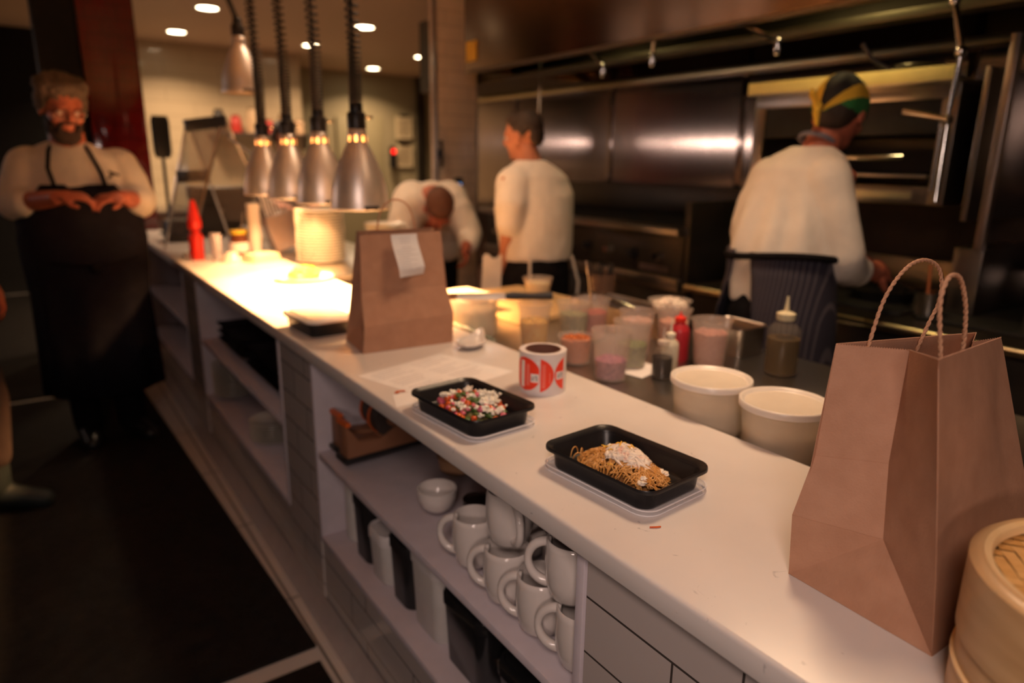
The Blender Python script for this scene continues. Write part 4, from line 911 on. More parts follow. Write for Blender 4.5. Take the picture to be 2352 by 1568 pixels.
dup(m0, (0.822, 0.848, 0.636), R_(-40), 'white mug in the back row, behind the near mugs')
rk = MB().lathe([(0.0001, 0.004), (0.024, 0.0), (0.030, 0.0), (0.040, 0.012), (0.049, 0.035), (0.050, 0.056), (0.0475, 0.057), (0.046, 0.036), (0.036, 0.014), (0.0001, 0.008)], c=(0.745, 1.385, 0.636), seg=40).build('ramekin_bowl', CERAMIC, ang=70)
tag(rk, 'small round white bowl on the middle shelf, beyond the mugs', 'bowl')
bcup = MB().lathe([(0.0001, 0.0), (0.028, 0.0), (0.034, 0.068), (0.031, 0.068), (0.026, 0.005), (0.0001, 0.005)], c=(0.785, 1.262, 0.636), seg=32).build('black_cup', mat('dark_brown_ceramic', (0.03, 0.018, 0.015), 0.25), ang=60)
tag(bcup, 'small dark cup between the white bowl and the mugs', 'cup')
t = thing('bowl_stack', 'stack of tan paper bowls at the back of the middle shelf', 'bowl stack', (0.905, 1.56, 0.636))
for k in range(7):
    o = MB().lathe([(0.0001, 0), (0.048, 0), (0.056, 0.038), (0.058, 0.040), (0.055, 0.041), (0.047, 0.004), (0.0001, 0.004)], seg=32).build('paper_bowl', mat('tan_paper', (0.42, 0.24, 0.13), 0.7), parent=t, ang=60); o.location = (0, 0, k * 0.028)
def tape_gun(label, loc, rot):
    t = thing('film_dispenser', label, 'dispenser', loc, rot, 'label dispensers on the middle shelf')
    BR = mat('brown_dispenser_plastic', (0.26, 0.115, 0.06), 0.45)
    M = Matrix(((1, 0, 0, 0), (0, 0, -1, 0), (0, 1, 0, 0), (0, 0, 0, 1)))
    MB().prism([(-0.13, 0.012), (0.13, 0.012), (0.13, 0.040), (0.075, 0.090), (0.045, 0.090), (-0.02, 0.050), (-0.09, 0.060), (-0.13, 0.115)], -0.03, 0.03, M).build('body', BR, parent=t, bevel=0.004)
    MB().box(-0.14, -0.034, 0, 0.14, 0.034, 0.014).build('base', BLACKP, parent=t, bevel=0.003)
    MR = Matrix.Rotation(PI / 2, 4, 'X')
    MB().lathe([(0.020, -0.024), (0.056, -0.024), (0.056, 0.024), (0.020, 0.024), (0.020, -0.024)], c=(0.02, 0, 0.102), seg=40, M=MR).build('label_roll', mat('dark_label_roll', (0.05, 0.035, 0.03), 0.5), parent=t, ang=40)
    MB().lathe([(0.0565, -0.025), (0.0585, -0.025), (0.0585, -0.014), (0.0565, -0.014), (0.0565, -0.025)], c=(0.02, 0, 0.102), seg=40, M=MR).build('orange_ring', mat('orange_plastic', (0.70, 0.13, 0.02), 0.4), parent=t, ang=40)
    MB().lathe([(0.010, -0.032), (0.020, -0.032), (0.020, 0.032), (0.010, 0.032), (0.010, -0.032)], c=(0.02, 0, 0.102), seg=24, M=MR).build('hub', BR, parent=t, ang=40)
    MB().box(-0.132, -0.031, 0.110, -0.118, 0.031, 0.122).build('orange_cutter', mat('orange_plastic', (0.70, 0.13, 0.02), 0.4), parent=t)
    return t
tg = tape_gun('brown label dispenser on the middle shelf, nearer the mugs', (0.785, 1.790, 0.636), R_(4))
dup(tg, (0.795, 1.872, 0.636), R_(4), 'brown label dispenser against the side panel, behind the other one')
# canisters on the bottom shelf
def canister(label, x, y, hx, hy, h, m, lidm, rad=0.03, round_=False):
    t = thing('storage_canister', label, 'canister', (x, y, 0.331), 0, 'canisters on the bottom shelf')
    if round_: MB().lathe([(0.0001, 0), (hx * 0.92, 0), (hx, 0.01), (hx, h - 0.02), (0.0001, h - 0.02)], seg=32).build('canister_body', m, parent=t, ang=50); MB().lathe([(0.0001, h), (hx * 0.95, h), (hx * 1.03, h - 0.006), (hx * 1.03, h - 0.02), (0.0001, h - 0.02)], seg=32).build('canister_lid', lidm, parent=t, ang=50)
    else:
        MB().rrect([(hx * 0.86, hy * 0.86, rad, 0), (hx * 0.90, hy * 0.90, rad, 0.006), (hx * 0.97, hy * 0.97, rad, h - 0.03)]).build('canister_body', m, parent=t, ang=50)
        MB().rrect([(hx, hy, rad, h - 0.032), (hx, hy, rad, h - 0.008), (hx * 0.96, hy * 0.96, rad, h), (hx * 0.90, hy * 0.90, rad, h), (hx * 0.88, hy * 0.88, rad, h - 0.004)]).build('canister_lid', lidm, parent=t, ang=40)
    return t
WCAN = mat('translucent_white_plastic', (0.60, 0.57, 0.55), 0.35); WCL = mat('white_lid_plastic', (0.62, 0.58, 0.58), 0.3)
canister('round white canister at the far end of the bottom shelf', 0.735, 1.862, 0.050, 0.05, 0.20, WCAN, WCL, round_=True)
canister('black square canister between the round white one and the short white one', 0.755, 1.735, 0.085, 0.058, 0.205, BLACKP, BLACKP)
canister('shorter white square canister, second white one from the far end', 0.755, 1.612, 0.088, 0.060, 0.155, WCAN, WCL)
canister('black square canister between the two white square ones', 0.755, 1.480, 0.085, 0.060, 0.190, BLACKP, BLACKP)
canister('tall white square canister nearest the camera, largest white one', 0.760, 1.335, 0.090, 0.078, 0.215, WCAN, WCL)
canister('large black square canister nearest the camera', 0.765, 1.155, 0.095, 0.092, 0.190, BLACKG, BLACKG)
canister('black canister deep under the nearest mugs', 0.770, 0.930, 0.095, 0.095, 0.150, BLACKG, BLACKG)
# trays on the shelf of the second bay
for k in range(6):
    y = 2.62 + (k % 2) * 0.50; o = MB().rrect([(0.14, 0.20, 0.03, 0), (0.165, 0.225, 0.03, 0.028), (0.17, 0.23, 0.03, 0.030), (0.15, 0.21, 0.03, 0.012), (0.14, 0.20, 0.03, 0.008)]).build('serving_tray', mat('dark_tray', (0.018, 0.014, 0.016), 0.3), ang=40)
    o.location = (0.82, y, 0.641 + (k // 2) * 0.034)
    tag(o, '%s dark serving tray of the %s pile in the tray bay' % (('lowest', 'middle', 'topmost')[k // 2], ('near', 'far')[k % 2]), 'tray', 'dark trays on the shelf')
for k, (y, r, h) in enumerate(((4.25, 0.09, 0.10), (4.62, 0.10, 0.07))):
    o = MB().lathe([(0.0001, 0), (r * 0.6, 0), (r, h), (r * 0.95, h), (r * 0.5, 0.01), (0.0001, 0.01)], c=(0.83, y, 0.641), seg=32).build('mixing_bowl', DARKSTEEL, ang=60)
    tag(o, ('taller dark bowl on the upper shelf beside the bearded chef', 'wider low dark bowl on the upper shelf, farther from the camera')[k], 'bowl', 'dark bowls in the shadowy bay')

# ------------------------------------------------------------------ stainless prep table behind the pass
wt = thing('prep_table', 'stainless prep table behind the pass, crowded with deli cups and tubs', 'prep table', (1.108, -0.5, 0))
MB().box(0, 0, 0.868, 0.80, 3.10, 0.900).build('table_top', STEEL_T, parent=wt, bevel=0.004)
for x in (0.04, 0.74):
    for y in (0.06, 1.60, 3.04): MB().tube([(x, y, 0), (x, y, 0.868)], 0.02, 12).build('leg', STEEL, parent=wt)
MB().box(0.03, 0.03, 0.25, 0.77, 3.06, 0.275).build('undershelf', STEEL, parent=wt, bevel=0.003)
MB().box(0.765, 0.02, 0.55, 0.80, 3.08, 0.868).build('apron_panel', STEEL, parent=wt, bevel=0.003)
TZ = 0.9005
def tub(label, loc, group='large lidded tubs'):
    t = thing('storage_tub', label, 'tub', loc, 0, group)
    MB().lathe([(0.0001, 0), (0.068, 0), (0.073, 0.005), (0.0825, 0.115), (0.0835, 0.118), (0.0001, 0.118)], seg=64).build('tub_body', MILKY2, parent=t, ang=50)
    MB().lathe([(0.0001, 0.003), (0.066, 0.003), (0.071, 0.008), (0.0775, 0.068), (0.0001, 0.068)], seg=48).build('sauce_filling', mat('cream_sauce', (0.72, 0.56, 0.37), 0.4), parent=t, ang=50)
    MB().lathe([(0.0001, 0.118), (0.075, 0.1175), (0.079, 0.1195), (0.082, 0.1245), (0.0865, 0.1250), (0.0885, 0.1235), (0.0885, 0.1115), (0.0865, 0.1105), (0.0855, 0.115)], seg=64).build('tub_lid', mat('tub_lid_plastic', (0.82, 0.74, 0.66), 0.28, alpha=0.88), parent=t, ang=60)
    return t
tub('round translucent tub with lid, the farther of the two big ones', (1.192, 0.936, TZ))
tub('round translucent tub with lid, partly hidden behind the near kraft bag', (1.192, 0.752, TZ))
def deli(label, x, y, rt, h, cm=None, ch=0.5, heap=0.0, group='open plastic deli cups', lump=True, plastic=None, cname='filling', ccat='food', clabel=None, z=TZ, ratio=0.74, seed=1):
    rb = rt * ratio; t = thing('deli_cup', label, 'deli cup', (x, y, z), 0, group)
    MB().lathe([(0.0001, 0.001), (rb - 0.002, 0), (rb, 0.003), (rt - 0.006, h - 0.020), (rt - 0.004, h - 0.018), (rt - 0.003, h - 0.004), (rt, h - 0.003), (rt, h), (rt - 0.003, h), (rt - 0.005, h - 0.006), (rt - 0.0075, h - 0.022), (rb - 0.002, 0.005), (0.0001, 0.003)], seg=48).build('cup_wall', plastic or MILKY, parent=t, ang=60)
    if cm:
        zc = ch * h; r1 = rb + (rt - 0.008 - rb) * ch - 0.0028; b = MB()
        def fn(u, v):
            a = 2 * PI * u; r = r1 * v; bump = (0.004 if lump else 0.0)
            return (x + r * math.cos(a), y + r * math.sin(a), z + zc + heap * (1 - v * v) + bump * noise.noise(Vector((r * math.cos(a) * 130, r * math.sin(a) * 130, seed))) * 1.4)
        b.grid(fn, 32, 10); b.lathe([(r1, zc), (rb - 0.004, 0.0075), (0.0001, 0.0075)], c=(x, y, z), seg=32)
        if lump:
            rnd = random.Random(seed)
            for k in range(40):
                a = rnd.random() * 2 * PI; q = math.sqrt(rnd.random()) * 0.88; blob(b, (x + r1 * q * math.cos(a), y + r1 * q * math.sin(a), z + zc + heap * (1 - q * q)), 0.004 + 0.004 * rnd.random(), k, 0.8, 7, 5)
        o = b.build(cname, cm, ang=60); tag(o, clabel or ('contents of the ' + label), ccat, kind='stuff')
    return t
def food(n, c, c2, r=0.5): return mat(n, c, r, noise_col=c2, nscale=110, bump=0.6, bscale=140)
deli('clear deli cup a third full of diced purple onion, nearest of the quart cups', 1.262, 1.332, 0.0575, 0.140, food('diced_purple_onion', (0.20, 0.03, 0.12), (0.50, 0.18, 0.28)), 0.40, cname='diced_onion', ccat='onion', clabel='diced purple onion in the nearest quart cup')
deli('clear deli cup of chopped green herbs behind the purple onion cup', 1.392, 1.385, 0.0575, 0.140, food('green_herbs', (0.06, 0.12, 0.03), (0.20, 0.25, 0.06)), 0.50, cname='green_herbs', ccat='herbs', clabel='chopped green herbs in the cup behind the onion', seed=3)
deli('short wide deli cup heaped with orange crumbs', 1.282, 1.505, 0.0560, 0.085, food('orange_crumbs', (0.60, 0.16, 0.04), (0.42, 0.10, 0.02)), 0.86, 0.006, cname='orange_crumbs', ccat='crumbs', clabel='orange crumbs filling the short wide cup', seed=5)
deli('tall deli cup of yellow pasta pieces under the black knife handle', 1.300, 1.735, 0.0575, 0.140, food('yellow_chips', (0.85, 0.42, 0.03), (0.90, 0.62, 0.16)), 0.56, 0.010, cname='yellow_pasta', ccat='pasta', clabel='yellow pasta pieces in the tall cup', seed=6)
deli('large milky round bain tub glowing in the lamp light behind the spoon rest', 1.205, 1.955, 0.0860, 0.130, mat('pale_liquid', (0.80, 0.62, 0.42), 0.4), 0.70, 0, lump=False, cname='pale_dough', ccat='dough', clabel='pale filling of the large milky tub', ratio=0.86, plastic=MILKY2)
deli('quart deli cup of green leaves behind the orange crumbs cup', 1.425, 1.690, 0.0575, 0.140, food('pale_greens', (0.20, 0.22, 0.10), (0.40, 0.38, 0.20)), 0.70, cname='leaf_pieces', ccat='leaves', clabel='pale leaf pieces in the cup behind the orange crumbs', seed=7)
deli('quart deli cup with a spoon standing in red sauce', 1.520, 1.700, 0.0575, 0.140, food('red_relish', (0.42, 0.06, 0.05), (0.58, 0.15, 0.10)), 0.66, cname='red_relish', ccat='relish', clabel='red relish around the standing spoon', seed=8)
deli('quart deli cup of pink pickles left of the thin soy bottle', 1.505, 1.480, 0.0575, 0.140, food('pink_pickle', (0.66, 0.28, 0.22), (0.80, 0.48, 0.38)), 0.78, cname='pink_pickles', ccat='pickles', clabel='pink pickles in the cup left of the soy bottle', seed=9)
deli('quart deli cup of reddish pickles nearest the olive oil bottle', 1.600, 1.272, 0.0600, 0.140, food('dull_pink', (0.50, 0.20, 0.17), (0.62, 0.32, 0.26)), 0.72, cname='red_pickles', ccat='pickles', clabel='dull red pickles in the cup nearest the olive oil bottle', seed=10)
deli('clear deli cup of salmon pink pieces behind the soy bottle', 1.625, 1.440, 0.0575, 0.140, food('salmon_pink', (0.74, 0.30, 0.20), (0.80, 0.5, 0.38)), 0.70, cname='salmon_pieces', ccat='fish', clabel='salmon pink pieces in the cup behind the soy bottle', seed=11)
deli('lidded cream tub standing on the cutting board', 1.735, 2.300, 0.0640, 0.085, mat('cream_fill', (0.62, 0.56, 0.34), 0.5), 0.75, 0, lump=False, cname='cream_filling', ccat='cream', clabel='cream filling of the tub on the cutting board', z=0.921)
# shredded crab bowl
cbw = thing('plastic_bowl', 'wide clear bowl of shredded crab at the rim of the steel pan', 'bowl', (1.735, 1.560, 0.985))
MB().lathe([(0.0001, 0), (0.035, 0), (0.068, 0.040), (0.074, 0.050), (0.070, 0.050), (0.034, 0.005), (0.0001, 0.004)], seg=40).build('bowl_wall', MILKY, parent=cbw, ang=60)
scatter('crab_flakes', 'pale crab flakes heaped in the wide clear bowl', 'crab', CRAB, 90, (1.735, 1.560), 0, 0.055, 0.055, 1.010, 0.030, 0.006, 0.011, 61)
stp = thing('steel_container', 'steel rectangular container standing under the wide clear bowl', 'container', (1.735, 1.560, TZ))
MB().rrect([(0.05, 0.05, 0.015, 0), (0.055, 0.055, 0.015, 0.082)]).build('container_wall', STEEL, parent=stp, ang=50)
# spoon in the relish
b = MB(); b.tube([(1.520, 1.700, 0.96), (1.505, 1.715, 1.12)], 0.0035, 8); b.tube([(1.505, 1.715, 1.115), (1.500, 1.720, 1.165)], [0.004, 0.007], 8)
tag(b.build('steel_spoon', CHROME), 'steel spoon standing upright in the cup of red relish', 'spoon')
# squeeze bottles
CLB = mat('clear_bottle_plastic', (0.60, 0.50, 0.38), 0.12, alpha=0.10)
bottle('squeeze_bottle', 'clear squeeze bottle half full of olive oil, standing alone at the right', (1.712, 1.108, TZ), sq(0.046, 0.172), CLB, cap=(noz(0.046, 0.172, 0.052), mat('pale_cap', (0.62, 0.55, 0.36), 0.4)), fill=[(0.0001, 0.003), (0.041, 0.003), (0.044, 0.008), (0.044, 0.105), (0.0001, 0.105)], fillm=mat('olive_oil', (0.075, 0.040, 0.006), 0.25))
bottle('squeeze_bottle', 'small squeeze bottle half full of black soy sauce', (1.390, 1.262, TZ), sq(0.0290, 0.105), CLB, cap=(noz(0.029, 0.105, 0.040), mat('clear_tip', (0.75, 0.62, 0.52), 0.3, alpha=0.6)), fill=[(0.0001, 0.003), (0.0265, 0.003), (0.0275, 0.006), (0.0275, 0.062), (0.0001, 0.062)], fillm=mat('soy_sauce', (0.012, 0.008, 0.010), 0.1))
bottle('squeeze_bottle', 'small white squeeze bottle between the soy and the red one', (1.455, 1.295, TZ), sq(0.0240, 0.110), mat('white_squeeze', (0.74, 0.66, 0.50), 0.3, alpha=0.8), cap=(noz(0.024, 0.110, 0.042), mat('white_tip', (0.78, 0.72, 0.58), 0.3)))
bottle('squeeze_bottle', 'red squeeze bottle standing left of the reddish pickle cup', (1.565, 1.360, TZ), sq(0.0300, 0.130), mat('red_sauce_bottle', (0.40, 0.02, 0.03), 0.3), cap=(noz(0.030, 0.130, 0.020), REDP))
tag(MB().lathe([(0.0001, 0), (0.03, 0), (0.034, 0.004), (0.0001, 0.006)], c=(1.335, 1.585, TZ), seg=24).build('black_lid', BLACKP), 'small black disc lying beside the orange crumbs cup', 'loose_lid')  # a loose black lid drawn as a thin disc
tag(MB().grid(lambda u, v: (1.340 + u * 0.13 - v * 0.02, 1.285 + v * 0.10 + u * 0.03, 0.9015 + 0.004 * abs(noise.noise(Vector((u * 4, v * 4, 1))))), 12, 10).build('paper_towel', PAPER, solid=0.0008), 'crumpled white paper towel between the onion cup and soy bottle', 'paper towel')
# hotel pans
def hotel_pan(label, c, hx, hy, h, rot=0, z=TZ):
    t = thing('hotel_pan', label, 'pan', (c[0], c[1], z), rot, 'rectangular steel pans')
    MB().rrect([(hx * 0.86, hy * 0.9, 0.02, 0), (hx * 0.93, hy * 0.95, 0.025, h - 0.004), (hx, hy, 0.03, h), (hx, hy, 0.03, h - 0.004), (hx * 0.96, hy * 0.97, 0.03, h - 0.006)], cap0=True, cap1=False).build('pan_wall', STEEL, parent=t, ang=50, solid=0.0012)
    return t
hotel_pan('steel rectangular pan of tongs and scraps behind the deli cups', (1.735, 1.830), 0.095, 0.175, 0.085)
hotel_pan('steel rectangular pan right of the pickle cups, before the chef in the bandana', (1.800, 1.345), 0.070, 0.085, 0.090)
b = MB(); b.tube([(1.70, 1.72, 0.975), (1.745, 1.90, 0.990)], 0.006, 8); b.tube([(1.735, 1.72, 0.975), (1.75, 1.90, 0.992)], 0.006, 8)
tag(b.build('kitchen_tongs', CHROME), 'steel tongs lying across the far rectangular pan', 'tongs')
cbd = thing('cutting_board', 'tan wooden cutting board at the far end of the prep table', 'cutting board', (1.63, 2.28, TZ), R_(4))
MB().rrect([(0.23, 0.29, 0.02, 0), (0.23, 0.29, 0.02, 0.02)]).build('board', mat('tan_board', (0.62, 0.42, 0.20), 0.5, noise_col=(0.55, 0.36, 0.16), nscale=10), parent=cbd, bevel=0.003)
# white lit boxes behind the bag and knife
WB = mat('white_foam_box', (0.80, 0.72, 0.60), 0.5)
for (x, y, w_, d_, h_, lb) in ((1.30, 2.26, 0.24, 0.16, 0.075, 'white lidded box glowing behind the kraft receipt bag'), (1.20, 2.12, 0.14, 0.10, 0.070, 'low white box in front of the larger glowing box')):
    t = thing('white_box', lb, 'box', (x, y, TZ), R_(3), 'white boxes behind the receipt bag'); MB().rrect([(w_ / 2 * 0.95, d_ / 2 * 0.95, 0.01, 0), (w_ / 2, d_ / 2, 0.01, h_)]).build('box_body', WB, parent=t, ang=40); MB().rrect([(w_ / 2 + 0.004, d_ / 2 + 0.004, 0.012, h_), (w_ / 2 + 0.002, d_ / 2 + 0.002, 0.012, h_ + 0.012)]).build('box_lid', WB, parent=t, ang=40)
tw = MB().grid(lambda u, v: (1.118 + u * 0.075, 1.80 + v * 0.16, 0.951 - 0 + 0.0 * u - 0.045 * max(0, u - 0.2) + 0.006 * noise.noise(Vector((u * 5, v * 5, 3)))), 14, 14).build('green_cloth', mat('pale_green_cloth', (0.36, 0.55, 0.42), 0.85, noise_col=(0.80, 0.78, 0.66), nscale=8), solid=0.003)
tag(tw, 'pale green and white cloth beside the spoon rest and receipt bag', 'cloth')
# knife
kn = thing('slicing_knife', 'long knife with black handle resting across the tubs', 'knife', (1.185, 1.850, 1.043))
MB().add([(-0.30, 0.19, 0), (0.06, -0.035, 0), (0.06, -0.035, 0.022), (-0.28, 0.178, 0.018)], [(0, 1, 2, 3)]).build('blade', CHROME, parent=kn, smooth=False, solid=0.002)
MB().tube([(0.055, -0.034, 0.012), (0.075, -0.045, 0.013), (0.13, -0.080, 0.012), (0.185, -0.115, 0.014)], [0.010, 0.013, 0.011, 0.014], 12).build('handle', BLACKP, parent=kn)

# glass jar of dark spoons on the prep table
sj = thing('utensil_jar', 'clear jar holding dark utensils at the back of the prep table', 'jar', (1.845, 2.02, TZ))
MB().lathe([(0.0001, 0), (0.05, 0), (0.052, 0.15), (0.049, 0.15), (0.047, 0.006), (0.0001, 0.006)], seg=32).build('jar_wall', mat('smoked_jar', (0.20, 0.11, 0.07), 0.1, alpha=0.55), parent=sj, ang=50)
for k in range(5): MB().tube([(0.02 * math.cos(k * 1.3), 0.02 * math.sin(k * 1.3), 0.02), (0.04 * math.cos(k * 1.3), 0.04 * math.sin(k * 1.3), 0.19)], 0.006, 8).build('utensil', IRON, parent=sj)

# ------------------------------------------------------------------ cooking line
cg = thing('charbroiler', 'stainless gas charbroiler with a row of knobs on the left of the cooking line', 'grill', (2.62, 1.98, 0))
G0 = (0, 0)
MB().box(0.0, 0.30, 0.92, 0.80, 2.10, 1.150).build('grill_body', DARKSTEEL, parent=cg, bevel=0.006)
MB().box(-0.07, 0.30, 1.135, 0.06, 2.10, 1.172).build('front_ledge', STEEL, parent=cg, bevel=0.006)
MB().box(0.0, 0.28, 0.80, 0.78, 0.32, 1.30).build('side_guard', DARKSTEEL, parent=cg, bevel=0.004)
MB().box(0.74, 0.30, 1.15, 0.80, 2.10, 1.34).build('back_guard', DARKSTEEL, parent=cg, bevel=0.004)
b = MB()
for k in range(44): b.box(0.08, 0.36 + k * 0.039, 1.165, 0.72, 0.372 + k * 0.039, 1.180)
b.build('grate', IRON, parent=cg)
for k in range(9):
    kb = MB().lathe([(0.0001, 0.045), (0.016, 0.045), (0.019, 0.030), (0.024, 0.006), (0.026, 0.0), (0.0001, 0.0)], seg=20, M=Matrix.Rotation(-PI / 2, 4, 'Y')).build('knob', CHROME if k % 2 == 0 else BLACKP, parent=cg, ang=50); kb.location = (-0.001, 0.46 + k * 0.185, 1.02)
MB().cbox((-0.004, 0.50, 0.955), (0.006, 0.20, 0.03)).build('name_plate', mat('pink_steel_plate', (0.55, 0.42, 0.38), 0.3, 1.0), parent=cg)
MB().box(0.0, 0.32, 0.10, 0.78, 2.08, 0.86).build('stand_body', DARKSTEEL, parent=cg, bevel=0.004)
MB().box(-0.02, 0.32, 0.86, 0.80, 2.09, 0.92).build('stand_top', STEEL, parent=cg, bevel=0.004)
for y in (0.36, 2.04): MB().tube([(0.02, y, 0), (0.02, y, 0.86)], 0.02, 10).build('leg', STEEL, parent=cg)
rg = thing('range', 'flat-top range under the salamander where the chef in the bandana cooks', 'range', (2.60, -0.60, 0))
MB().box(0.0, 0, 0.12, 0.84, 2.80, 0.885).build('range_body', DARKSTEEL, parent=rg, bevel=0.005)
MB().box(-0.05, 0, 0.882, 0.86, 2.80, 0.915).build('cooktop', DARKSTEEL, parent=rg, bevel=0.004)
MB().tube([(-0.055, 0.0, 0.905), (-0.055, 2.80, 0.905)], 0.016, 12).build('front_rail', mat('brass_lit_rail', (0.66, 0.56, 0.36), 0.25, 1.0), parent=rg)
for k in range(5): 
    kb = MB().lathe([(0.0001, 0.04), (0.018, 0.04), (0.024, 0.0), (0.0001, 0.0)], seg=20, M=Matrix.Rotation(-PI / 2, 4, 'Y')).build('knob', BLACKP, parent=rg, ang=50); kb.location = (-0.001, 0.3 + k * 0.52, 0.80)
for k in range(2): MB().cbox((-0.012, 0.75 + k * 1.32, 0.45), (0.03, 1.1, 0.46)).build('oven_door', DARKSTEEL, parent=rg, bevel=0.005); MB().tube([(-0.05, 0.30 + k * 1.32, 0.63), (-0.05, 1.20 + k * 1.32, 0.63)], 0.011, 8).build('door_handle', CHROME, parent=rg)
MB().box(0.80, 0, 0.90, 0.86, 2.80, 1.06).build('backsplash', STEEL, parent=rg, bevel=0.003)
for k in range(4): MB().cbox((0.42, 0.30 + k * 0.62, 0.922), (0.60, 0.56, 0.014)).build('burner_grate', IRON, parent=rg, bevel=0.003)
def saucepan(label, loc, r, h, hang, lid=False, contents=None):
    t = thing('saucepan', label, 'saucepan', loc, 0, 'steel saucepans on the range')
    MB().lathe([(0.0001, 0), (r * 0.96, 0), (r, 0.006), (r, h), (r * 1.03, h + 0.002), (r * 0.96, h), (r * 0.95, 0.008), (0.0001, 0.006)], seg=40).build('pan_body', CHROME, parent=t, ang=50)
    MB().tube([(r * math.cos(hang), r * math.sin(hang), h * 0.8), ((r + 0.16) * math.cos(hang), (r + 0.16) * math.sin(hang), h * 0.95)], 0.007, 8).build('handle', CHR2, parent=t)
    b = MB(); b.tube([(0, 0, 0.02), (r * 0.8, 0.03, h + 0.10)], 0.005, 8); b.build('spoon', mat('orange_spatula', (0.45, 0.12, 0.03), 0.5), parent=t)
    return t
saucepan('small shiny saucepan on the range below the chef\'s hand', (2.78, 1.210, 0.930), 0.050, 0.085, 0.5)
saucepan('shiny saucepan on the range at the right edge, above the near kraft bag', (2.80, 0.835, 0.930), 0.065, 0.110, -0.6)
fp = thing('frying_pan', 'dark frying pan on the range that the chef holds', 'frying pan', (2.96, 1.48, 0.930))
MB().lathe([(0.0001, 0), (0.10, 0), (0.135, 0.045), (0.130, 0.045), (0.097, 0.006), (0.0001, 0.005)], seg=40).build('pan_body', IRON, parent=fp, ang=50)
MB().tube([(-0.06, -0.115, 0.04), (-0.11, -0.155, 0.075), (-0.22, -0.145, 0.115)], [0.009, 0.009, 0.011], 10).build('handle', CHR2, parent=fp)
tow = MB().grid(lambda u, v: (2.60 + u * 0.20, 1.62 + v * 0.24, 0.935 + 0.010 * noise.noise(Vector((u * 4, v * 5, 7))) + 0.018), 16, 16).build('kitchen_towel', mat('yellow_white_towel', (0.74, 0.66, 0.42), 0.9), solid=0.030)
tag(tow, 'folded pale towel on the range front beside the chef in the bandana', 'towel')
for k, (x, y, hh, lb) in enumerate(((3.36, 0.62, 0.28, 'dark tall bottle at the back of the range, farthest right'), (3.36, 1.02, 0.30, 'dark bottle at the back of the range, left of its neighbour'), (3.30, 2.05, 0.34, 'dark pepper mill standing behind the chef\'s arm'))):
    t = thing('oil_bottle', lb, 'bottle', (x, y, 0.930), group='dark bottles behind the range')
    x0 = 0.04; MB().lathe([(0.0001, 0), (0.036, 0), (0.038, hh * 0.55), (0.015, hh * 0.75), (0.014, hh * 0.95), (0.0001, hh * 0.95)], seg=24).build('bottle_body', mat('dark_glass', (0.02, 0.012, 0.008), 0.1), parent=t, ang=60)
    MB().lathe([(0.0001, hh * 0.95), (0.016, hh * 0.95), (0.014, hh), (0.0001, hh)], seg=16).build('bottle_cap', CHROME, parent=t)
# wall salamander broiler
sl = thing('salamander_broiler', 'wall-mounted stainless salamander broiler with a dark open mouth', 'broiler', (2.92, 1.28, 1.33))
S = STEEL
MB().box(0.0, 0.0, 0.40, 0.54, 0.90, 0.455).build('top_housing', S, parent=sl, bevel=0.005)
MB().box(0.0, 0.0, 0.0, 0.58, 0.06, 0.40).build('side_panel', S, parent=sl, bevel=0.004)
MB().box(0.0, 0.84, 0.0, 0.58, 0.90, 0.40).build('side_panel', S, parent=sl, bevel=0.004)
MB().box(0.0, 0.06, 0.0, 0.58, 0.84, 0.07).build('bottom_panel', S, parent=sl, bevel=0.004)
MB().box(0.50, 0.06, 0.07, 0.58, 0.84, 0.40).build('back_panel', DARKSTEEL, parent=sl)
MB().box(0.005, 0.06, 0.27, 0.48, 0.84, 0.40).build('burner_hood', IRON, parent=sl, bevel=0.004)
MB().box(0.02, 0.08, 0.105, 0.46, 0.82, 0.115).build('rack_shelf', STEEL, parent=sl)
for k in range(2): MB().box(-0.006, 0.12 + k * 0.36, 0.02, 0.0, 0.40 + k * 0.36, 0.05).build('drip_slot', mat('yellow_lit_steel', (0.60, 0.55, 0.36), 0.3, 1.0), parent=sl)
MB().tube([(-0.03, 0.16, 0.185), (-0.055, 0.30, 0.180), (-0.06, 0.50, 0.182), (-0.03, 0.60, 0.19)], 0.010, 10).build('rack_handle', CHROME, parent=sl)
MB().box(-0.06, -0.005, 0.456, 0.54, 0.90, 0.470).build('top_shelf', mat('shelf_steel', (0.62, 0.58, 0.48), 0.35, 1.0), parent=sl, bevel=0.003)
MB().box(-0.066, -0.005, 0.460, -0.052, 0.90, 0.512).build('shelf_lip', mat('yellow_lit_lip', (0.85, 0.70, 0.26), 0.5, 0.15), parent=sl, bevel=0.003)  # the hood light's yellow shine is put into the lip colour
ptb = thing('steel_pot', 'steel pot with raised handle sitting on top of the salamander broiler', 'pot', (3.02, 1.50, 1.801))
MB().lathe([(0.0001, 0), (0.085, 0), (0.095, 0.02), (0.100, 0.065), (0.104, 0.068), (0.095, 0.068), (0.0001, 0.05)], seg=36).build('pot_body', CHROME, parent=ptb, ang=50)
MB().tube([(-0.05, 0.08, 0.055), (-0.10, 0.14, 0.10), (-0.13, 0.17, 0.16)], 0.010, 8).build('handle', DARKSTEEL, parent=ptb)
# right-hand end cabinet by the salamander
ec = thing('side_splash_panel', 'tall stainless splash panel right of the salamander broiler', 'panel', (2.90, 1.10, 0.93))
MB().box(0.0, 0.08, 0.35, 0.58, 0.10, 0.90).build('splash_sheet', STEEL, parent=ec, bevel=0.002)
MB().box(-0.02, 0.0, 0.25, 0.02, 0.03, 1.0).build('edge_post', mat('post_steel', (0.6, 0.5, 0.46), 0.35, 1.0), parent=ec, bevel=0.003)
MB().box(0.0, 0.0, 0.0, 0.47, 0.10, 0.25).build('lower_bracket', STEEL, parent=ec, bevel=0.002)
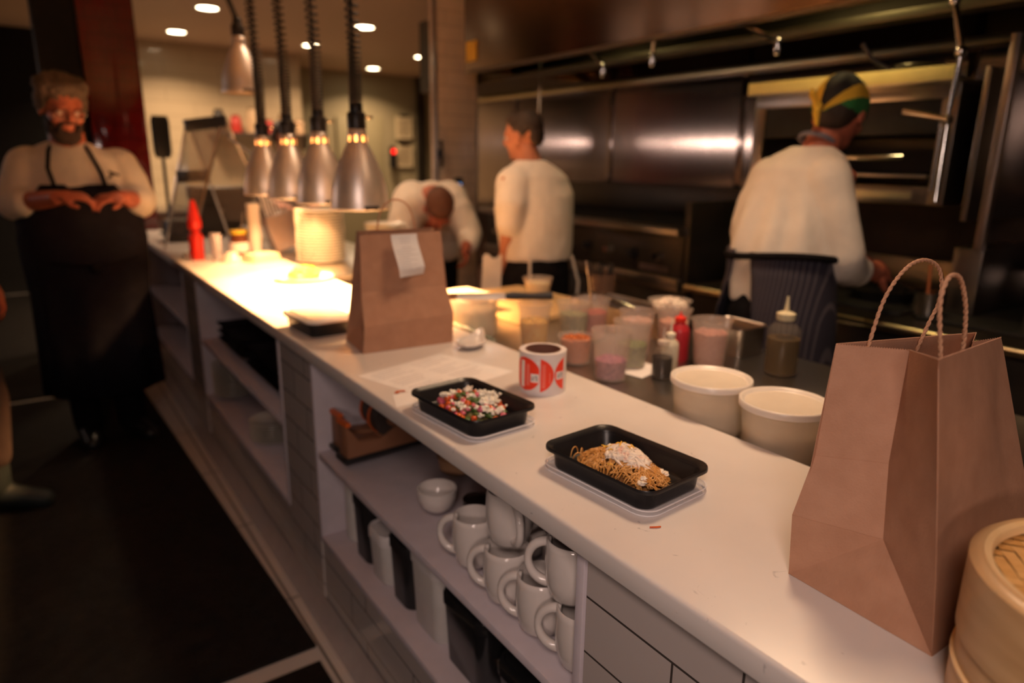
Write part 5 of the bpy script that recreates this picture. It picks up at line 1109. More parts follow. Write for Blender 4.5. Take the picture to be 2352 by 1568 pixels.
# pull-down handle of the broiler
lv = thing('broiler_lever', 'chrome articulated pot-filler arm hanging at the right of the salamander', 'pipe arm', (2.61, 1.19, 2.58))
def V(x, y, z): return (x - 2.61, y - 1.19, z - 2.58)
MB().tube([V(2.62, 1.213, 2.575), V(2.62, 1.213, 2.011)], 0.010, 10).build('drop_pipe', CHROME, parent=lv)
MB().tube([V(2.62, 1.213, 2.011), V(2.61, 1.164, 1.848)], 0.011, 10).build('upper_arm', CHROME, parent=lv)
MB().tube([V(2.61, 1.164, 1.848), V(2.62, 1.175, 1.632)], 0.008, 10).build('middle_arm', CHROME, parent=lv)
MB().tube([V(2.60, 1.164, 1.634), V(2.60, 1.316, 1.666)], [0.010, 0.014], 10).build('side_grip', CHROME, parent=lv)
MB().tube([V(2.62, 1.175, 1.632), V(2.60, 1.164, 1.361)], 0.010, 10).build('spout', CHROME, parent=lv)
MB().tube([V(2.653, 1.208, 1.61), V(2.653, 1.208, 1.393)], 0.007, 10).build('stay_rod', CHR2, parent=lv)
for p in ((2.62, 1.213, 2.011), (2.61, 1.164, 1.848), (2.62, 1.175, 1.632)): MB().ell(V(*p), (0.019, 0.019, 0.019)).build('joint', CHROME, parent=lv)
# ------------------------------------------------------------------ extraction hood
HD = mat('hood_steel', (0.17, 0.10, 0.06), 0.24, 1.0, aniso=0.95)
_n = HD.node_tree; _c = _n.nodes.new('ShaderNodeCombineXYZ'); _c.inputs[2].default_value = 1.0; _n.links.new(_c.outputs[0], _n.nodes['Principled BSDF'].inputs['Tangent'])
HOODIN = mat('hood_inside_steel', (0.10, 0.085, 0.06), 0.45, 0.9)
hd = thing('extraction_hood', 'long stainless extraction hood hanging over the cooking line', 'hood', (2.42, -1.0, 2.03))
HY = 5.03
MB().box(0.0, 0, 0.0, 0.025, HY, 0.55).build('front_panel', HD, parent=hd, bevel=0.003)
MB().box(0.46, HY, 0.0, 1.07, HY + 1.5, 0.55).build('rear_section', HOODIN, parent=hd)
MB().box(0.025, HY - 0.025, 0.0, 1.08, HY, 0.60).build('end_panel', HD, parent=hd, bevel=0.003)
MB().box(0.025, 0, 0.55, 1.08, HY - 0.025, 0.58).build('top_panel', HOODIN, parent=hd)
MB().box(0.0, 0, -0.012, 0.06, HY, 0.004).build('drip_gutter', mat('gutter_steel', (0.16, 0.12, 0.08), 0.45, 1.0), parent=hd, bevel=0.003)
b = MB(); 
b.add([(0.42, 0, 0.02), (0.42, HY - 0.03, 0.02), (1.05, HY - 0.03, 0.50), (1.05, 0, 0.50)], [(0, 1, 2, 3)])
for k in range(110): b.add([(0.42, k * 0.045, 0.012), (0.42, k * 0.045 + 0.02, 0.012), (1.05, k * 0.045 + 0.02, 0.485), (1.05, k * 0.045, 0.485)], [(0, 1, 2, 3)])
b.build('grease_filters', HOODIN, parent=hd, smooth=False, solid=0.01)
MB().box(0.36, 0, -0.020, 0.46, HY - 0.03, 0.015).build('filter_trough', mat('trough_steel', (0.09, 0.08, 0.05), 0.5, 0.9), parent=hd, bevel=0.004)
MB().box(1.02, 0, -0.045, 1.07, HY + 1.5, -0.010).build('rear_rail', mat('rail_steel', (0.50, 0.43, 0.25), 0.3, 1.0), parent=hd, bevel=0.004)
MB().box(-0.004, HY - 0.14, 0.05, 0.0, HY - 0.02, 0.17).build('hood_label', mat('yellow_label', (0.60, 0.33, 0.02), 0.5), parent=hd)
for y in (2.97, 0.6): 
    gl = MB().lathe([(0.0001, -0.11), (0.03, -0.105), (0.052, -0.07), (0.055, -0.02), (0.05, 0.0), (0.0001, 0.0)], c=(0.20, y, 0.13), seg=24).build('lamp_globe', mat('globe_glass', (0.45, 0.32, 0.24), 0.08, 0.9), parent=hd, ang=60)
    MB().tube([(0.20, y, 0.12), (0.20, y, 0.56)], 0.03, 12).build('globe_stem', DARKSTEEL, parent=hd)
def nozzle(label, x, y, bend):
    t = thing('suppression_nozzle', label, 'pipe nozzle', (x, y, 2.575), 0, 'fire suppression nozzles under the hood')
    z0 = -0.50; MB().tube([(0, 0, 0), (0, 0, z0)], 0.009, 8).build('drop_pipe', CHROME, parent=t)
    q = (bend[0], bend[1], z0 + bend[2]); MB().tube([(0, 0, z0), q], 0.009, 8).build('branch_pipe', CHROME, parent=t)
    MB().ell((0, 0, z0), (0.018, 0.018, 0.018)).build('elbow', CHROME, parent=t)
    MB().cone(q, (q[0], q[1], q[2] - 0.05), 0.016, 0.010).build('nozzle_tip', CHROME, parent=t)
nozzle('chrome fire nozzle with a long slanting branch, above left of the bandana', 2.60, 2.10, (0.05, -0.20, -0.10))
nozzle('chrome fire nozzle with a short crooked branch, in the middle of the hood', 2.60, 2.55, (0.04, 0.05, -0.08))
nozzle('chrome fire nozzle cluster nearest the tiled pier', 2.60, 3.05, (0.03, -0.10, -0.10))
t = thing('hanging_pull_rod', 'thin steel rod hanging down the wall above the short-haired chef', 'rod', (2.85, 3.80, 2.56))
MB().tube([(0, 0, 0.015), (0, 0, -0.80)], 0.006, 8).build('rod', CHROME, parent=t); MB().ell((0, 0, -0.82), (0.014, 0.014, 0.03)).build('end_grip', BLACKP, parent=t)

# ------------------------------------------------------------------ people
def frame(fwd, up=(0, 0, 1)):
    f = Vector(fwd).normalized(); u = Vector(up); r = f.cross(u).normalized(); u = r.cross(f).normalized()
    return Matrix((r, f, u)).transposed()          # columns: right, forward, up
def add_head(b, c, F, s=1.0):
    c = Vector(c)
    def e(x, y, z, rx, ry, rz): b.ell(c + F @ Vector((x, y, z)) * s, (rx * s, ry * s, rz * s), F, 20, 14)
    e(0, -0.012, 0.030, 0.076, 0.096, 0.088); e(0, 0.018, -0.018, 0.064, 0.074, 0.080); e(0, 0.040, -0.070, 0.044, 0.046, 0.038)
    e(0, 0.062, 0.030, 0.050, 0.030, 0.024); e(0, 0.100, -0.008, 0.0125, 0.020, 0.018); e(0, 0.090, 0.010, 0.010, 0.018, 0.024)
    for q in (-1, 1):
        e(q * 0.078, -0.004, -0.004, 0.010, 0.022, 0.034); e(q * 0.040, 0.058, -0.022, 0.024, 0.028, 0.024); e(q * 0.031, 0.078, 0.022, 0.020, 0.012, 0.007)
    e(0, 0.083, -0.045, 0.024, 0.010, 0.006); e(0, 0.081, -0.055, 0.020, 0.011, 0.007); e(0, 0.074, -0.088, 0.018, 0.016, 0.014)
def add_eyes(parent, c, F, org, s=1.0):
    for q in (-1, 1):
        MB().ell(Vector(c) + F @ Vector((q * 0.031, 0.076, 0.008)) * s, (0.0115 * s,) * 3).build('eye', mat('eye_white', (0.6, 0.52, 0.48), 0.2), parent=parent, org=org)
def add_hand(b, W, d, n, side=1, curl=0.5, s=1.0, r=0.0085):
    W = Vector(W); d = Vector(d).normalized(); n = Vector(n); n = (n - d * n.dot(d)).normalized(); l = d.cross(n) * side
    P = Matrix((l, d, n)).transposed()
    b.ell(W + d * 0.046 * s, (0.041 * s, 0.054 * s, 0.017 * s), P, 16, 12); b.cone(W - d * 0.02 * s, W + d * 0.03 * s, 0.026 * s, 0.028 * s)
    for i, L in enumerate((0.070, 0.078, 0.072, 0.056)):
        p = W + d * (0.082 - 0.004 * abs(i - 1)) * s + l * (0.031 - i * 0.0205) * s; a = 0.25 + curl * 0.3 + 0.06 * i
        for k, f in enumerate((0.45, 0.32, 0.23)):
            dd = (d * math.cos(a) + n * math.sin(a)); q = p + dd * (L * f * s); b.cone(p, q, r * s * (1.05 - 0.08 * k), r * s * (0.98 - 0.08 * k), 10); p = q; a += curl
    p = W + d * 0.022 * s + l * 0.032 * s; q = p + (d * 0.62 + l * 0.62 + n * 0.35) * 0.042 * s; b.cone(p, q, 0.0125 * s, 0.0105 * s, 10); b.cone(q, q + (d * 0.85 + n * 0.35 + l * 0.1) * 0.030 * s, 0.0105 * s, 0.009 * s, 10)
def torso(b, secs, F, seg=32):
    """secs: (centre, half width, half depth)"""
    R = Vector((F[0][0], F[1][0], F[2][0])); f = Vector((F[0][1], F[1][1], F[2][1])); rings = []
    for c, a, d in secs:
        c = Vector(c); rings.append([c + R * (a * math.cos(2 * PI * j / seg)) + f * (d * math.sin(2 * PI * j / seg)) for j in range(seg)])
    b.loft(rings)
def feet(b, ankle, fwd, s=1.0):
    a = Vector(ankle); f = Vector(fwd).normalized(); b.cone(a + Vector((0, 0, -0.035)) - f * 0.03, Vector((a.x, a.y, 0.04)) + f * 0.17, 0.045 * s, 0.036 * s)
def apron_sheet(secs, F, n=30, folds=0.006, seed=0):
    """secs: (centre, half width, half depth, from angle, to angle) measured from the forward direction"""
    R = Vector((F[0][0], F[1][0], F[2][0])); f = Vector((F[0][1], F[1][1], F[2][1])); rows = []
    for c, a, d, t0, t1 in secs:
        c = Vector(c); row = []
        for j in range(n + 1):
            t = t0 + (t1 - t0) * j / n; k = 1 + folds / 0.2 * math.sin(t * 9 + seed) * min(1, max(0, (1.25 - c.z)))
            row.append(c + (R * (a * math.sin(t)) + f * (d * math.cos(t))) * k)
        rows.append(row)
    mb = MB(); mb.loft(rows, closed=False, cap0=False, cap1=False); return mb

# --- bearded chef on the left, facing the camera
P = thing('person', 'bearded person in white jacket and dark bib apron, hands together, at the left', 'person', (0.215, 4.08, 0))
O = (0.215, 4.08, 0)
FA = frame((0.02, -1, 0)); FH = frame((0.22, -1, -0.42), (0.0, 0, 1))
HC = (0.200, 4.010, 1.695)
b = MB(); add_head(b, HC, FH, 1.12); b.chain([(0.203, 4.05, 1.62), (0.21, 4.11, 1.52)], [0.072, 0.080])
torso(b, [((0.21, 4.13, 1.52), 0.10, 0.09), ((0.215, 4.13, 1.46), 0.20, 0.13), ((0.22, 4.12, 1.36), 0.22, 0.16), ((0.22, 4.08, 1.14), 0.22, 0.19), ((0.22, 4.09, 0.92), 0.20, 0.17), ((0.22, 4.09, 0.86), 0.17, 0.14)], FA)
for sh, el, wr, sd in (((0.035, 4.14, 1.45), (-0.040, 4.07, 1.255), (0.125, 3.775, 1.295), 1), ((0.405, 4.14, 1.45), (0.480, 4.06, 1.255), (0.385, 3.80, 1.290), -1)):
    b.chain([sh, el, wr], [0.07, 0.055, 0.034])
add_hand(b, (0.130, 3.765, 1.297), (0.90, -0.30, 0.05), (0, 0.35, -1), -1, 0.55, 1.06)
add_hand(b, (0.375, 3.795, 1.288), (-0.85, -0.45, 0.02), (0, 0.35, -1), 1, 0.55, 1.06)
for x in (0.12, 0.32): b.chain([(x, 4.09, 0.90), (x - 0.005, 4.08, 0.50), (x, 4.10, 0.10)], [0.095, 0.065, 0.045])
b.build('body', SKIN, parent=P, org=O, remesh=0.0065, smit=3, ang=180)
add_eyes(P, HC, FH, O, 1.12)
b = MB()
torso(b, [((0.205, 4.115, 1.545), 0.085, 0.085), ((0.21, 4.13, 1.515), 0.15, 0.11), ((0.218, 4.14, 1.47), 0.225, 0.145), ((0.218, 4.13, 1.38), 0.245, 0.185), ((0.22, 4.09, 1.22), 0.245, 0.215), ((0.222, 4.08, 1.08), 0.250, 0.225), ((0.222, 4.09, 0.97), 0.245, 0.21), ((0.222, 4.09, 0.93), 0.235, 0.20)], FA)
for sh, el, cu in (((0.030, 4.14, 1.425), (-0.040, 4.06, 1.262), (-0.005, 3.985, 1.262)), ((0.410, 4.14, 1.425), (0.478, 4.05, 1.258), (0.468, 3.975, 1.262))):
    b.chain([sh, tuple((Vector(sh) + Vector(el)) / 2 + Vector((0, -0.01, 0.01))), el, cu], [0.100, 0.092, 0.088, 0.070])
b.build('chef_jacket', JACKET, parent=P, org=O, remesh=0.009, smit=6, disp=0.016, dscale=0.16, ang=180)
apron_sheet([((0.215, 4.13, 1.345), 0.262, 0.198, -0.62, 0.62), ((0.218, 4.11, 1.28), 0.275, 0.220, -0.85, 0.85), ((0.22, 4.09, 1.18), 0.278, 0.240, -1.4, 1.4), ((0.222, 4.08, 1.08), 0.280, 0.250, -1.75, 1.75), ((0.222, 4.09, 0.97), 0.275, 0.235, -1.9, 1.9),
             ((0.222, 4.09, 0.80), 0.262, 0.225, -1.85, 1.85), ((0.225, 4.09, 0.55), 0.268, 0.225, -1.85, 1.85), ((0.228, 4.09, 0.30), 0.275, 0.225, -1.85, 1.85)], FA, 48, 0.008).build('apron', NAVY, parent=P, org=O, ang=180, solid=0.003)
b = MB(); b.tube([(0.120, 3.945, 1.345), (0.105, 3.955, 1.42), (0.120, 4.02, 1.50), (0.150, 4.10, 1.55)], 0.009, 8); b.tube([(0.330, 3.945, 1.340), (0.320, 3.955, 1.40), (0.285, 4.01, 1.50), (0.262, 4.09, 1.55)], 0.009, 8)
b.build('apron_strap', TROUSER, parent=P, org=O)
b = MB(); b.tube([(0.02, 3.93, 0.99), (0.12, 3.86, 0.975), (0.22, 3.842, 0.97), (0.33, 3.86, 0.975), (0.43, 3.93, 0.99)], 0.007, 8); blob(b, (0.235, 3.838, 0.955), 0.025, 3, 0.8)
b.build('apron_tie', TROUSER, parent=P, org=O)
b = MB(); 
for x in (0.12, 0.32): b.chain([(x, 4.10, 0.88), (x - 0.005, 4.09, 0.50), (x, 4.11, 0.10)], [0.115, 0.085, 0.070])
b.build('trousers', TROUSER, parent=P, org=O, remesh=0.012, smit=3, ang=180)
for x in (0.11, 0.33): b = MB(); feet(b, (x, 4.10, 0.10), (0.05 if x < 0.2 else 0.35, -1, 0), 1.15); b.build('shoe', BLACKP, parent=P, org=O, remesh=0.008, smit=2, ang=180)
def hair_blob(cs, F, c, s): 
    b = MB()
    for (x, y, z, rx, ry, rz) in cs: b.ell(Vector(c) + F @ Vector((x, y, z)) * s, (rx * s, ry * s, rz * s), F, 18, 12)
    return b
hair_blob([(0, -0.024, 0.062, 0.092, 0.098, 0.078), (-0.045, -0.01, 0.085, 0.055, 0.07, 0.045), (0.045, -0.012, 0.088, 0.055, 0.07, 0.042), (0, 0.030, 0.098, 0.06, 0.045, 0.028), (-0.074, -0.015, 0.028, 0.022, 0.045, 0.058), (0.074, -0.015, 0.028, 0.022, 0.045, 0.058), (0, -0.07, 0.0, 0.062, 0.045, 0.07)], FH, HC, 1.12).build('hair', HAIR_G, parent=P, org=O, remesh=0.006, smit=2, disp=0.026, dscale=0.02, ang=180)
hair_blob([(0, 0.052, -0.098, 0.056, 0.050, 0.042), (-0.050, 0.020, -0.062, 0.020, 0.045, 0.046), (0.050, 0.020, -0.062, 0.020, 0.045, 0.046), (0, 0.088, -0.032, 0.034, 0.012, 0.008), (-0.033, 0.078, -0.058, 0.010, 0.014, 0.028), (0.033, 0.078, -0.058, 0.010, 0.014, 0.028)], FH, HC, 1.12).build('beard', mat('dark_beard', (0.028, 0.014, 0.010), 0.8, bump=0.8, bscale=80), parent=P, org=O, remesh=0.005, smit=1, disp=0.012, dscale=0.015, ang=180)
b = MB()
for q in (-1, 1):
    c0 = Vector((q * 0.034, 0.098, 0.008)); pts = [c0 + Vector((0.026 * math.cos(a), -0.004 * abs(math.cos(a)), 0.019 * math.sin(a))) for a in [2 * PI * k / 20 for k in range(21)]]
    b.tube([Vector(HC) + FH @ p * 1.12 for p in pts], 0.0028, 6, cap=False); b.tube([Vector(HC) + FH @ Vector(p) * 1.12 for p in ((q * 0.060, 0.094, 0.012), (q * 0.078, 0.04, 0.012), (q * 0.082, -0.01, 0.008))], 0.002, 6)
b.tube([Vector(HC) + FH @ Vector(p) * 1.12 for p in ((-0.009, 0.101, 0.010), (0, 0.106, 0.014), (0.009, 0.101, 0.010))], 0.0025, 6)
b.build('glasses', BLACKG, parent=P, org=O)
b = MB(); b.tube([(0.345, 3.935, 1.375), (0.372, 3.942, 1.395), (0.352, 3.938, 1.405), (0.395, 3.955, 1.388)], 0.006, 8); b.build('pocket_clip', TROUSER, parent=P, org=O)

# --- short-haired chef seen from behind in the middle
P = thing('person', 'short-haired person in white jacket seen from behind, facing the charbroiler', 'person', (2.07, 2.78, 0)); O = (2.07, 2.78, 0)
FB = frame((0.12, 1, 0)); FH = frame((-0.45, 0.88, -0.18)); HC = (2.075, 2.895, 1.595)
b = MB(); add_head(b, HC, FH, 1.0); b.chain([(2.075, 2.88, 1.54), (2.085, 2.84, 1.44)], [0.060, 0.066])
torso(b, [((2.085, 2.83, 1.46), 0.10, 0.075), ((2.09, 2.82, 1.40), 0.19, 0.10), ((2.085, 2.80, 1.28), 0.18, 0.12), ((2.065, 2.76, 1.10), 0.155, 0.11), ((2.06, 2.75, 0.95), 0.17, 0.12), ((2.06, 2.75, 0.88), 0.15, 0.11)], FB)
b.chain([(1.935, 2.80, 1.375), (1.895, 2.745, 1.17), (1.900, 2.79, 0.99)], [0.062, 0.045, 0.030]); add_hand(b, (1.900, 2.795, 0.985), (0.02, 0.10, -1), (1, 0.1, 0), -1, 0.35)
b.chain([(2.24, 2.86, 1.375), (2.33, 2.94, 1.19), (2.42, 3.10, 1.20)], [0.062, 0.045, 0.030]); add_hand(b, (2.425, 3.11, 1.20), (0.4, 0.8, 0.1), (0, 0, -1), 1, 0.6)
for x in (1.98, 2.14): b.chain([(x, 2.75, 0.90), (x, 2.77, 0.48), (x, 2.74, 0.10)], [0.085, 0.055, 0.040])
b.build('body', SKIN2, parent=P, org=O, remesh=0.007, smit=3, ang=180)
add_eyes(P, HC, FH, O)
b = MB()
torso(b, [((2.085, 2.845, 1.485), 0.070, 0.068), ((2.088, 2.835, 1.455), 0.125, 0.090), ((2.09, 2.825, 1.41), 0.180, 0.115), ((2.09, 2.81, 1.32), 0.212, 0.14), ((2.078, 2.785, 1.20), 0.205, 0.145), ((2.065, 2.76, 1.08), 0.195, 0.14), ((2.06, 2.75, 1.02), 0.185, 0.135), ((2.06, 2.75, 0.99), 0.160, 0.120)], FB)
b.chain([(1.965, 2.81, 1.365), (1.915, 2.76, 1.27), (1.895, 2.745, 1.19)], [0.092, 0.085, 0.070]); b.chain([(2.225, 2.86, 1.365), (2.30, 2.92, 1.21), (2.35, 2.99, 1.20)], [0.092, 0.080, 0.062])
b.build('chef_jacket', JACKET, parent=P, org=O, remesh=0.009, smit=6, disp=0.016, dscale=0.15, ang=180)
b = MB(); torso(b, [((2.06, 2.75, 1.05), 0.165, 0.125), ((2.06, 2.75, 0.95), 0.182, 0.138), ((2.06, 2.76, 0.85), 0.19, 0.14), ((2.06, 2.76, 0.80), 0.18, 0.13)], FB)
for x in (1.975, 2.145): b.chain([(x, 2.76, 0.86), (x, 2.78, 0.48), (x, 2.75, 0.10)], [0.105, 0.078, 0.065])
b.build('trousers', TROUSER, parent=P, org=O, remesh=0.011, smit=3, ang=180)
b = MB(); b.tube([(2.19, 2.63, 1.03), (2.215, 2.60, 0.90), (2.20, 2.60, 0.70)], 0.008, 8); b.tube([(1.935, 2.63, 1.03), (1.915, 2.60, 0.90), (1.91, 2.60, 0.74)], 0.007, 8); b.build('apron_tie', mat('white_tape', (0.5, 0.45, 0.40), 0.8), parent=P, org=O)
b = MB(); b.grid(lambda u, v: (1.79 + u * 0.08 - 0.01 * v, 2.82 - u * 0.05, 1.03 - v * 0.22 + 0.012 * math.sin(u * 8)), 10, 12); b.build('side_towel', JACKET, parent=P, org=O, solid=0.012)
for x in (1.98, 2.14): b = MB(); feet(b, (x, 2.74, 0.10), (0.05, 1, 0)); b.build('shoe', BLACKP, parent=P, org=O, remesh=0.009, smit=2, ang=180)
hair_blob([(0, -0.022, 0.050, 0.080, 0.094, 0.076), (0, 0.022, 0.090, 0.058, 0.060, 0.034), (0, -0.072, 0.000, 0.058, 0.036, 0.060), (-0.070, -0.02, 0.030, 0.013, 0.040, 0.040), (0.070, -0.02, 0.030, 0.013, 0.040, 0.040)], FH, HC, 1.0).build('hair', HAIR_D, parent=P, org=O, remesh=0.006, smit=2, disp=0.006, dscale=0.02, ang=180)

# --- chef in the bandana at the range
P = thing('person', 'person in a green, yellow and black bandana cooking at the range, seen from behind', 'person', (2.26, 1.50, 0)); O = (2.26, 1.50, 0)
FC = frame((1, 0.16, 0)); FH = frame((0.95, 0.14, -0.38)); HC = (2.465, 1.478, 1.655)
b = MB(); add_head(b, HC, FH, 1.04); b.chain([(2.44, 1.49, 1.60), (2.385, 1.51, 1.49)], [0.058, 0.066])
torso(b, [((2.37, 1.515, 1.51), 0.10, 0.08), ((2.345, 1.52, 1.45), 0.19, 0.11), ((2.31, 1.525, 1.33), 0.19, 0.13), ((2.26, 1.51, 1.15), 0.16, 0.115), ((2.24, 1.50, 0.97), 0.175, 0.12), ((2.24, 1.50, 0.90), 0.15, 0.11)], FC)
RW = (2.590, 1.335, 1.092)
b.chain([(2.32, 1.40, 1.43), (2.320, 1.33, 1.185), RW], [0.062, 0.048, 0.031]); add_hand(b, RW, (0.95, 0.08, -0.03), (0.05, 0.8, -0.6), -1, 0.65, 1.18)
b.chain([(2.37, 1.69, 1.44), (2.45, 1.80, 1.20), (2.67, 1.70, 1.12)], [0.062, 0.046, 0.030]); add_hand(b, (2.68, 1.69, 1.12), (0.8, -0.4, -0.2), (0, 0, -1), 1, 0.5)
for y in (1.42, 1.59): b.chain([(2.24, y, 0.92), (2.24, y, 0.48), (2.20, y, 0.10)], [0.088, 0.056, 0.040])
b.build('body', SKIN, parent=P, org=O, remesh=0.0065, smit=3, ang=180)
add_eyes(P, HC, FH, O, 1.04)
b = MB()
torso(b, [((2.375, 1.512, 1.545), 0.070, 0.070), ((2.365, 1.515, 1.515), 0.125, 0.095), ((2.345, 1.525, 1.465), 0.175, 0.120), ((2.325, 1.53, 1.36), 0.200, 0.145), ((2.29, 1.525, 1.26), 0.200, 0.155), ((2.262, 1.515, 1.17), 0.190, 0.155), ((2.25, 1.505, 1.10), 0.190, 0.150), ((2.245, 1.50, 1.04), 0.185, 0.140), ((2.245, 1.50, 0.99), 0.180, 0.135)], FC)
b.chain([(2.320, 1.405, 1.425), (2.315, 1.362, 1.30), (2.325, 1.325, 1.175), (2.410, 1.335, 1.120), (2.470, 1.335, 1.105)], [0.088, 0.084, 0.080, 0.076, 0.056])
b.chain([(2.36, 1.655, 1.42), (2.45, 1.79, 1.21), (2.60, 1.73, 1.14)], [0.092, 0.080, 0.060])
b.build('chef_jacket', JACKET, parent=P, org=O, remesh=0.008, smit=6, disp=0.012, dscale=0.2, ang=180, folds=lambda v: 0.0075 * math.sin(9 * math.atan2(v.y - 0.02, v.x - 0.05) + 2.5 * v.z + 1.5 * noise.noise(v * 5)) * max(0, min(1, (1.44 - v.z) * 6)))
b = MB(); ring = [Vector((2.395, 1.508, 1.562)) + Matrix.Rotation(0.45, 3, 'Y') @ Vector((0.062 * math.cos(2 * PI * k / 28), 0.060 * math.sin(2 * PI * k / 28), 0)) for k in range(29)]; b.tube(ring, 0.009, 8, cap=False)
b.build('collar_stripe', mat('grey_blue_collar', (0.16, 0.15, 0.19), 0.8), parent=P, org=O, ang=180)
STRIPE = mat('pinstripe_apron', (0.030, 0.026, 0.040), 0.9)
nt = STRIPE.node_tree; wv = nt.nodes.new('ShaderNodeTexWave'); wv.inputs['Scale'].default_value = 22; wv.bands_direction = 'Y'; tcn = nt.nodes.new('ShaderNodeTexCoord'); nt.links.new(tcn.outputs['Object'], wv.inputs[0])
mxn = nt.nodes.new('ShaderNodeMix'); mxn.data_type = 'RGBA'; crn = nt.nodes.new('ShaderNodeValToRGB'); crn.color_ramp.elements[0].position = 0.86; crn.color_ramp.elements[1].position = 0.95
nt.links.new(wv.outputs['Fac'], crn.inputs[0]); nt.links.new(crn.outputs[0], mxn.inputs[0]); mxn.inputs[6].default_value = (0.028, 0.024, 0.038, 1); mxn.inputs[7].default_value = (0.10, 0.085, 0.10, 1)
nt.links.new(mxn.outputs[2], nt.nodes['Principled BSDF'].inputs['Base Color'])
# waist apron wraps round the back, leaving a gap on the left hip
apron_sheet([((2.250, 1.507, 1.178), 0.198, 0.158, -2.55, 3.35), ((2.245, 1.50, 1.09), 0.196, 0.158, -2.40, 3.30), ((2.24, 1.50, 0.95), 0.215, 0.180, -2.20, 3.15), ((2.24, 1.50, 0.75), 0.228, 0.190, -2.1, 3.10), ((2.24, 1.50, 0.45), 0.235, 0.20, -2.1, 3.1)], FC, 60, 0.004, 2).build('waist_apron', STRIPE, parent=P, org=O, ang=180, solid=0.003)
b = MB(); b.tube([Vector((2.250, 1.505, 1.165)) + Vector((0.164 * math.cos(t), 0.204 * math.sin(t), 0.012 * math.sin(t * 2))) for t in [2 * PI * k / 36 for k in range(37)]], 0.013, 8, cap=False); b.build('apron_tie', TROUSER, parent=P, org=O, ang=180)
b = MB(); torso(b, [((2.24, 1.50, 1.03), 0.168, 0.125), ((2.24, 1.50, 0.95), 0.185, 0.14), ((2.24, 1.50, 0.85), 0.195, 0.145), ((2.24, 1.50, 0.80), 0.18, 0.13)], FC)
for y in (1.41, 1.60): b.chain([(2.24, y, 0.86), (2.24, y, 0.48), (2.20, y, 0.10)], [0.105, 0.080, 0.068])
b.build('trousers', TROUSER, parent=P, org=O, remesh=0.011, smit=3, ang=180)
for y in (1.42, 1.59): b = MB(); feet(b, (2.20, y, 0.10), (1, 0, 0)); b.build('shoe', BLACKP, parent=P, org=O, remesh=0.009, smit=2, ang=180)
hair_blob([(0, -0.045, 0.000, 0.076, 0.066, 0.074), (-0.071, -0.012, 0.012, 0.012, 0.030, 0.034), (0.071, -0.012, 0.012, 0.012, 0.030, 0.034)], FH, HC, 1.04).build('hair', HAIR_D, parent=P, org=O, remesh=0.006, smit=2, ang=180)
# bandana: a cap in head space, green with yellow bands and a black top
Rh = Vector((FH[0][0], FH[1][0], FH[2][0])); Ff = Vector((FH[0][1], FH[1][1], FH[2][1])); Uh = Vector((FH[0][2], FH[1][2], FH[2][2]))
bn = bpy.data.materials.new('bandana_cloth'); bn.use_nodes = True; nt = bn.node_tree; pb = nt.nodes['Principled BSDF']; pb.inputs['Roughness'].default_value = 0.85
BG = mat('bandana_green', (0.020, 0.15, 0.035), 0.85, bump=0.2, bscale=30); BY = mat('bandana_yellow', (0.66, 0.40, 0.035), 0.85, bump=0.2, bscale=30); BK = mat('bandana_black', (0.012, 0.010, 0.010), 0.85)
mb = MB(); NS, NR = 120, 48; C0 = Vector(HC) + (Ff * -0.012 + Uh * 0.030) * 1.04; rings = []
for i in range(NR + 1):
    t = (PI * 0.60) * i / NR; q = []
    for j in range(NS):
        a = 2 * PI * j / NS; d = Vector((math.sin(t) * math.cos(a), math.sin(t) * math.sin(a), math.cos(t)))
        tilt = Matrix.Rotation(0.36, 3, 'X'); d2 = tilt @ d
        w_ = 1 + 0.020 * math.sin(a * 7 + t * 4)
        q.append(C0 + (Rh * (0.086 * d2.x) + Ff * (0.108 * d2.y) + Uh * (0.104 * d2.z)) * w_ * 1.04)
    rings.append(q)
vs = [p for r in rings for p in r]; mb.add(vs, [])
for i in range(NR):
    for j in range(NS):
        k = (j + 1) % NS; a = 2 * PI * (j + 0.5) / NS; t = (PI * 0.60) * (i + 0.5) / NR
        x = math.sin(t) * math.cos(a); y = math.sin(t) * math.sin(a); z = math.cos(t)
        # flag panels fan out from the knot at the back: yellow, black, yellow, green elsewhere
        kx, ky, kz = -0.30, -0.90, -0.32; dx, dz = x - kx, z - kz; th = math.degrees(math.atan2(dx, dz)); rr = math.hypot(dx, dz)
        s_ = 0
        if y < 0.75:
            if -20 < th < 4: s_ = 1
            elif 4 <= th < 50: s_ = 2
            elif 50 <= th < 68: s_ = 1
        mb.f.append((i * NS + j, i * NS + k, (i + 1) * NS + k, (i + 1) * NS + j)); mb.m.append(s_)
mb.build('bandana', [BG, BY, BK], parent=P, org=O, ang=180, solid=0.004)
kc = C0 + (Ff * -0.100 + Uh * -0.050 - Rh * 0.030) * 1.04
b = MB(); blob(b, kc, 0.020, 5, 0.8); b.tube([kc, kc - Ff * 0.028 + Uh * 0.035 - Rh * 0.015, kc - Ff * 0.020 + Uh * 0.060 - Rh * 0.030], [0.010, 0.015, 0.004], 8); b.tube([kc, kc - Ff * 0.02 - Uh * 0.03 + Rh * 0.012, kc - Ff * 0.004 - Uh * 0.075 + Rh * 0.02], [0.010, 0.014, 0.007], 8)
b.build('bandana_knot', BY, parent=P, org=O, remesh=0.004, smit=2, ang=180)

# --- chef bending forward behind the receipt bag
P = thing('person', 'person in white jacket bending forward, crown of reddish brown hair toward the camera', 'person', (2.15, 4.02, 0)); O = (2.15, 4.02, 0)
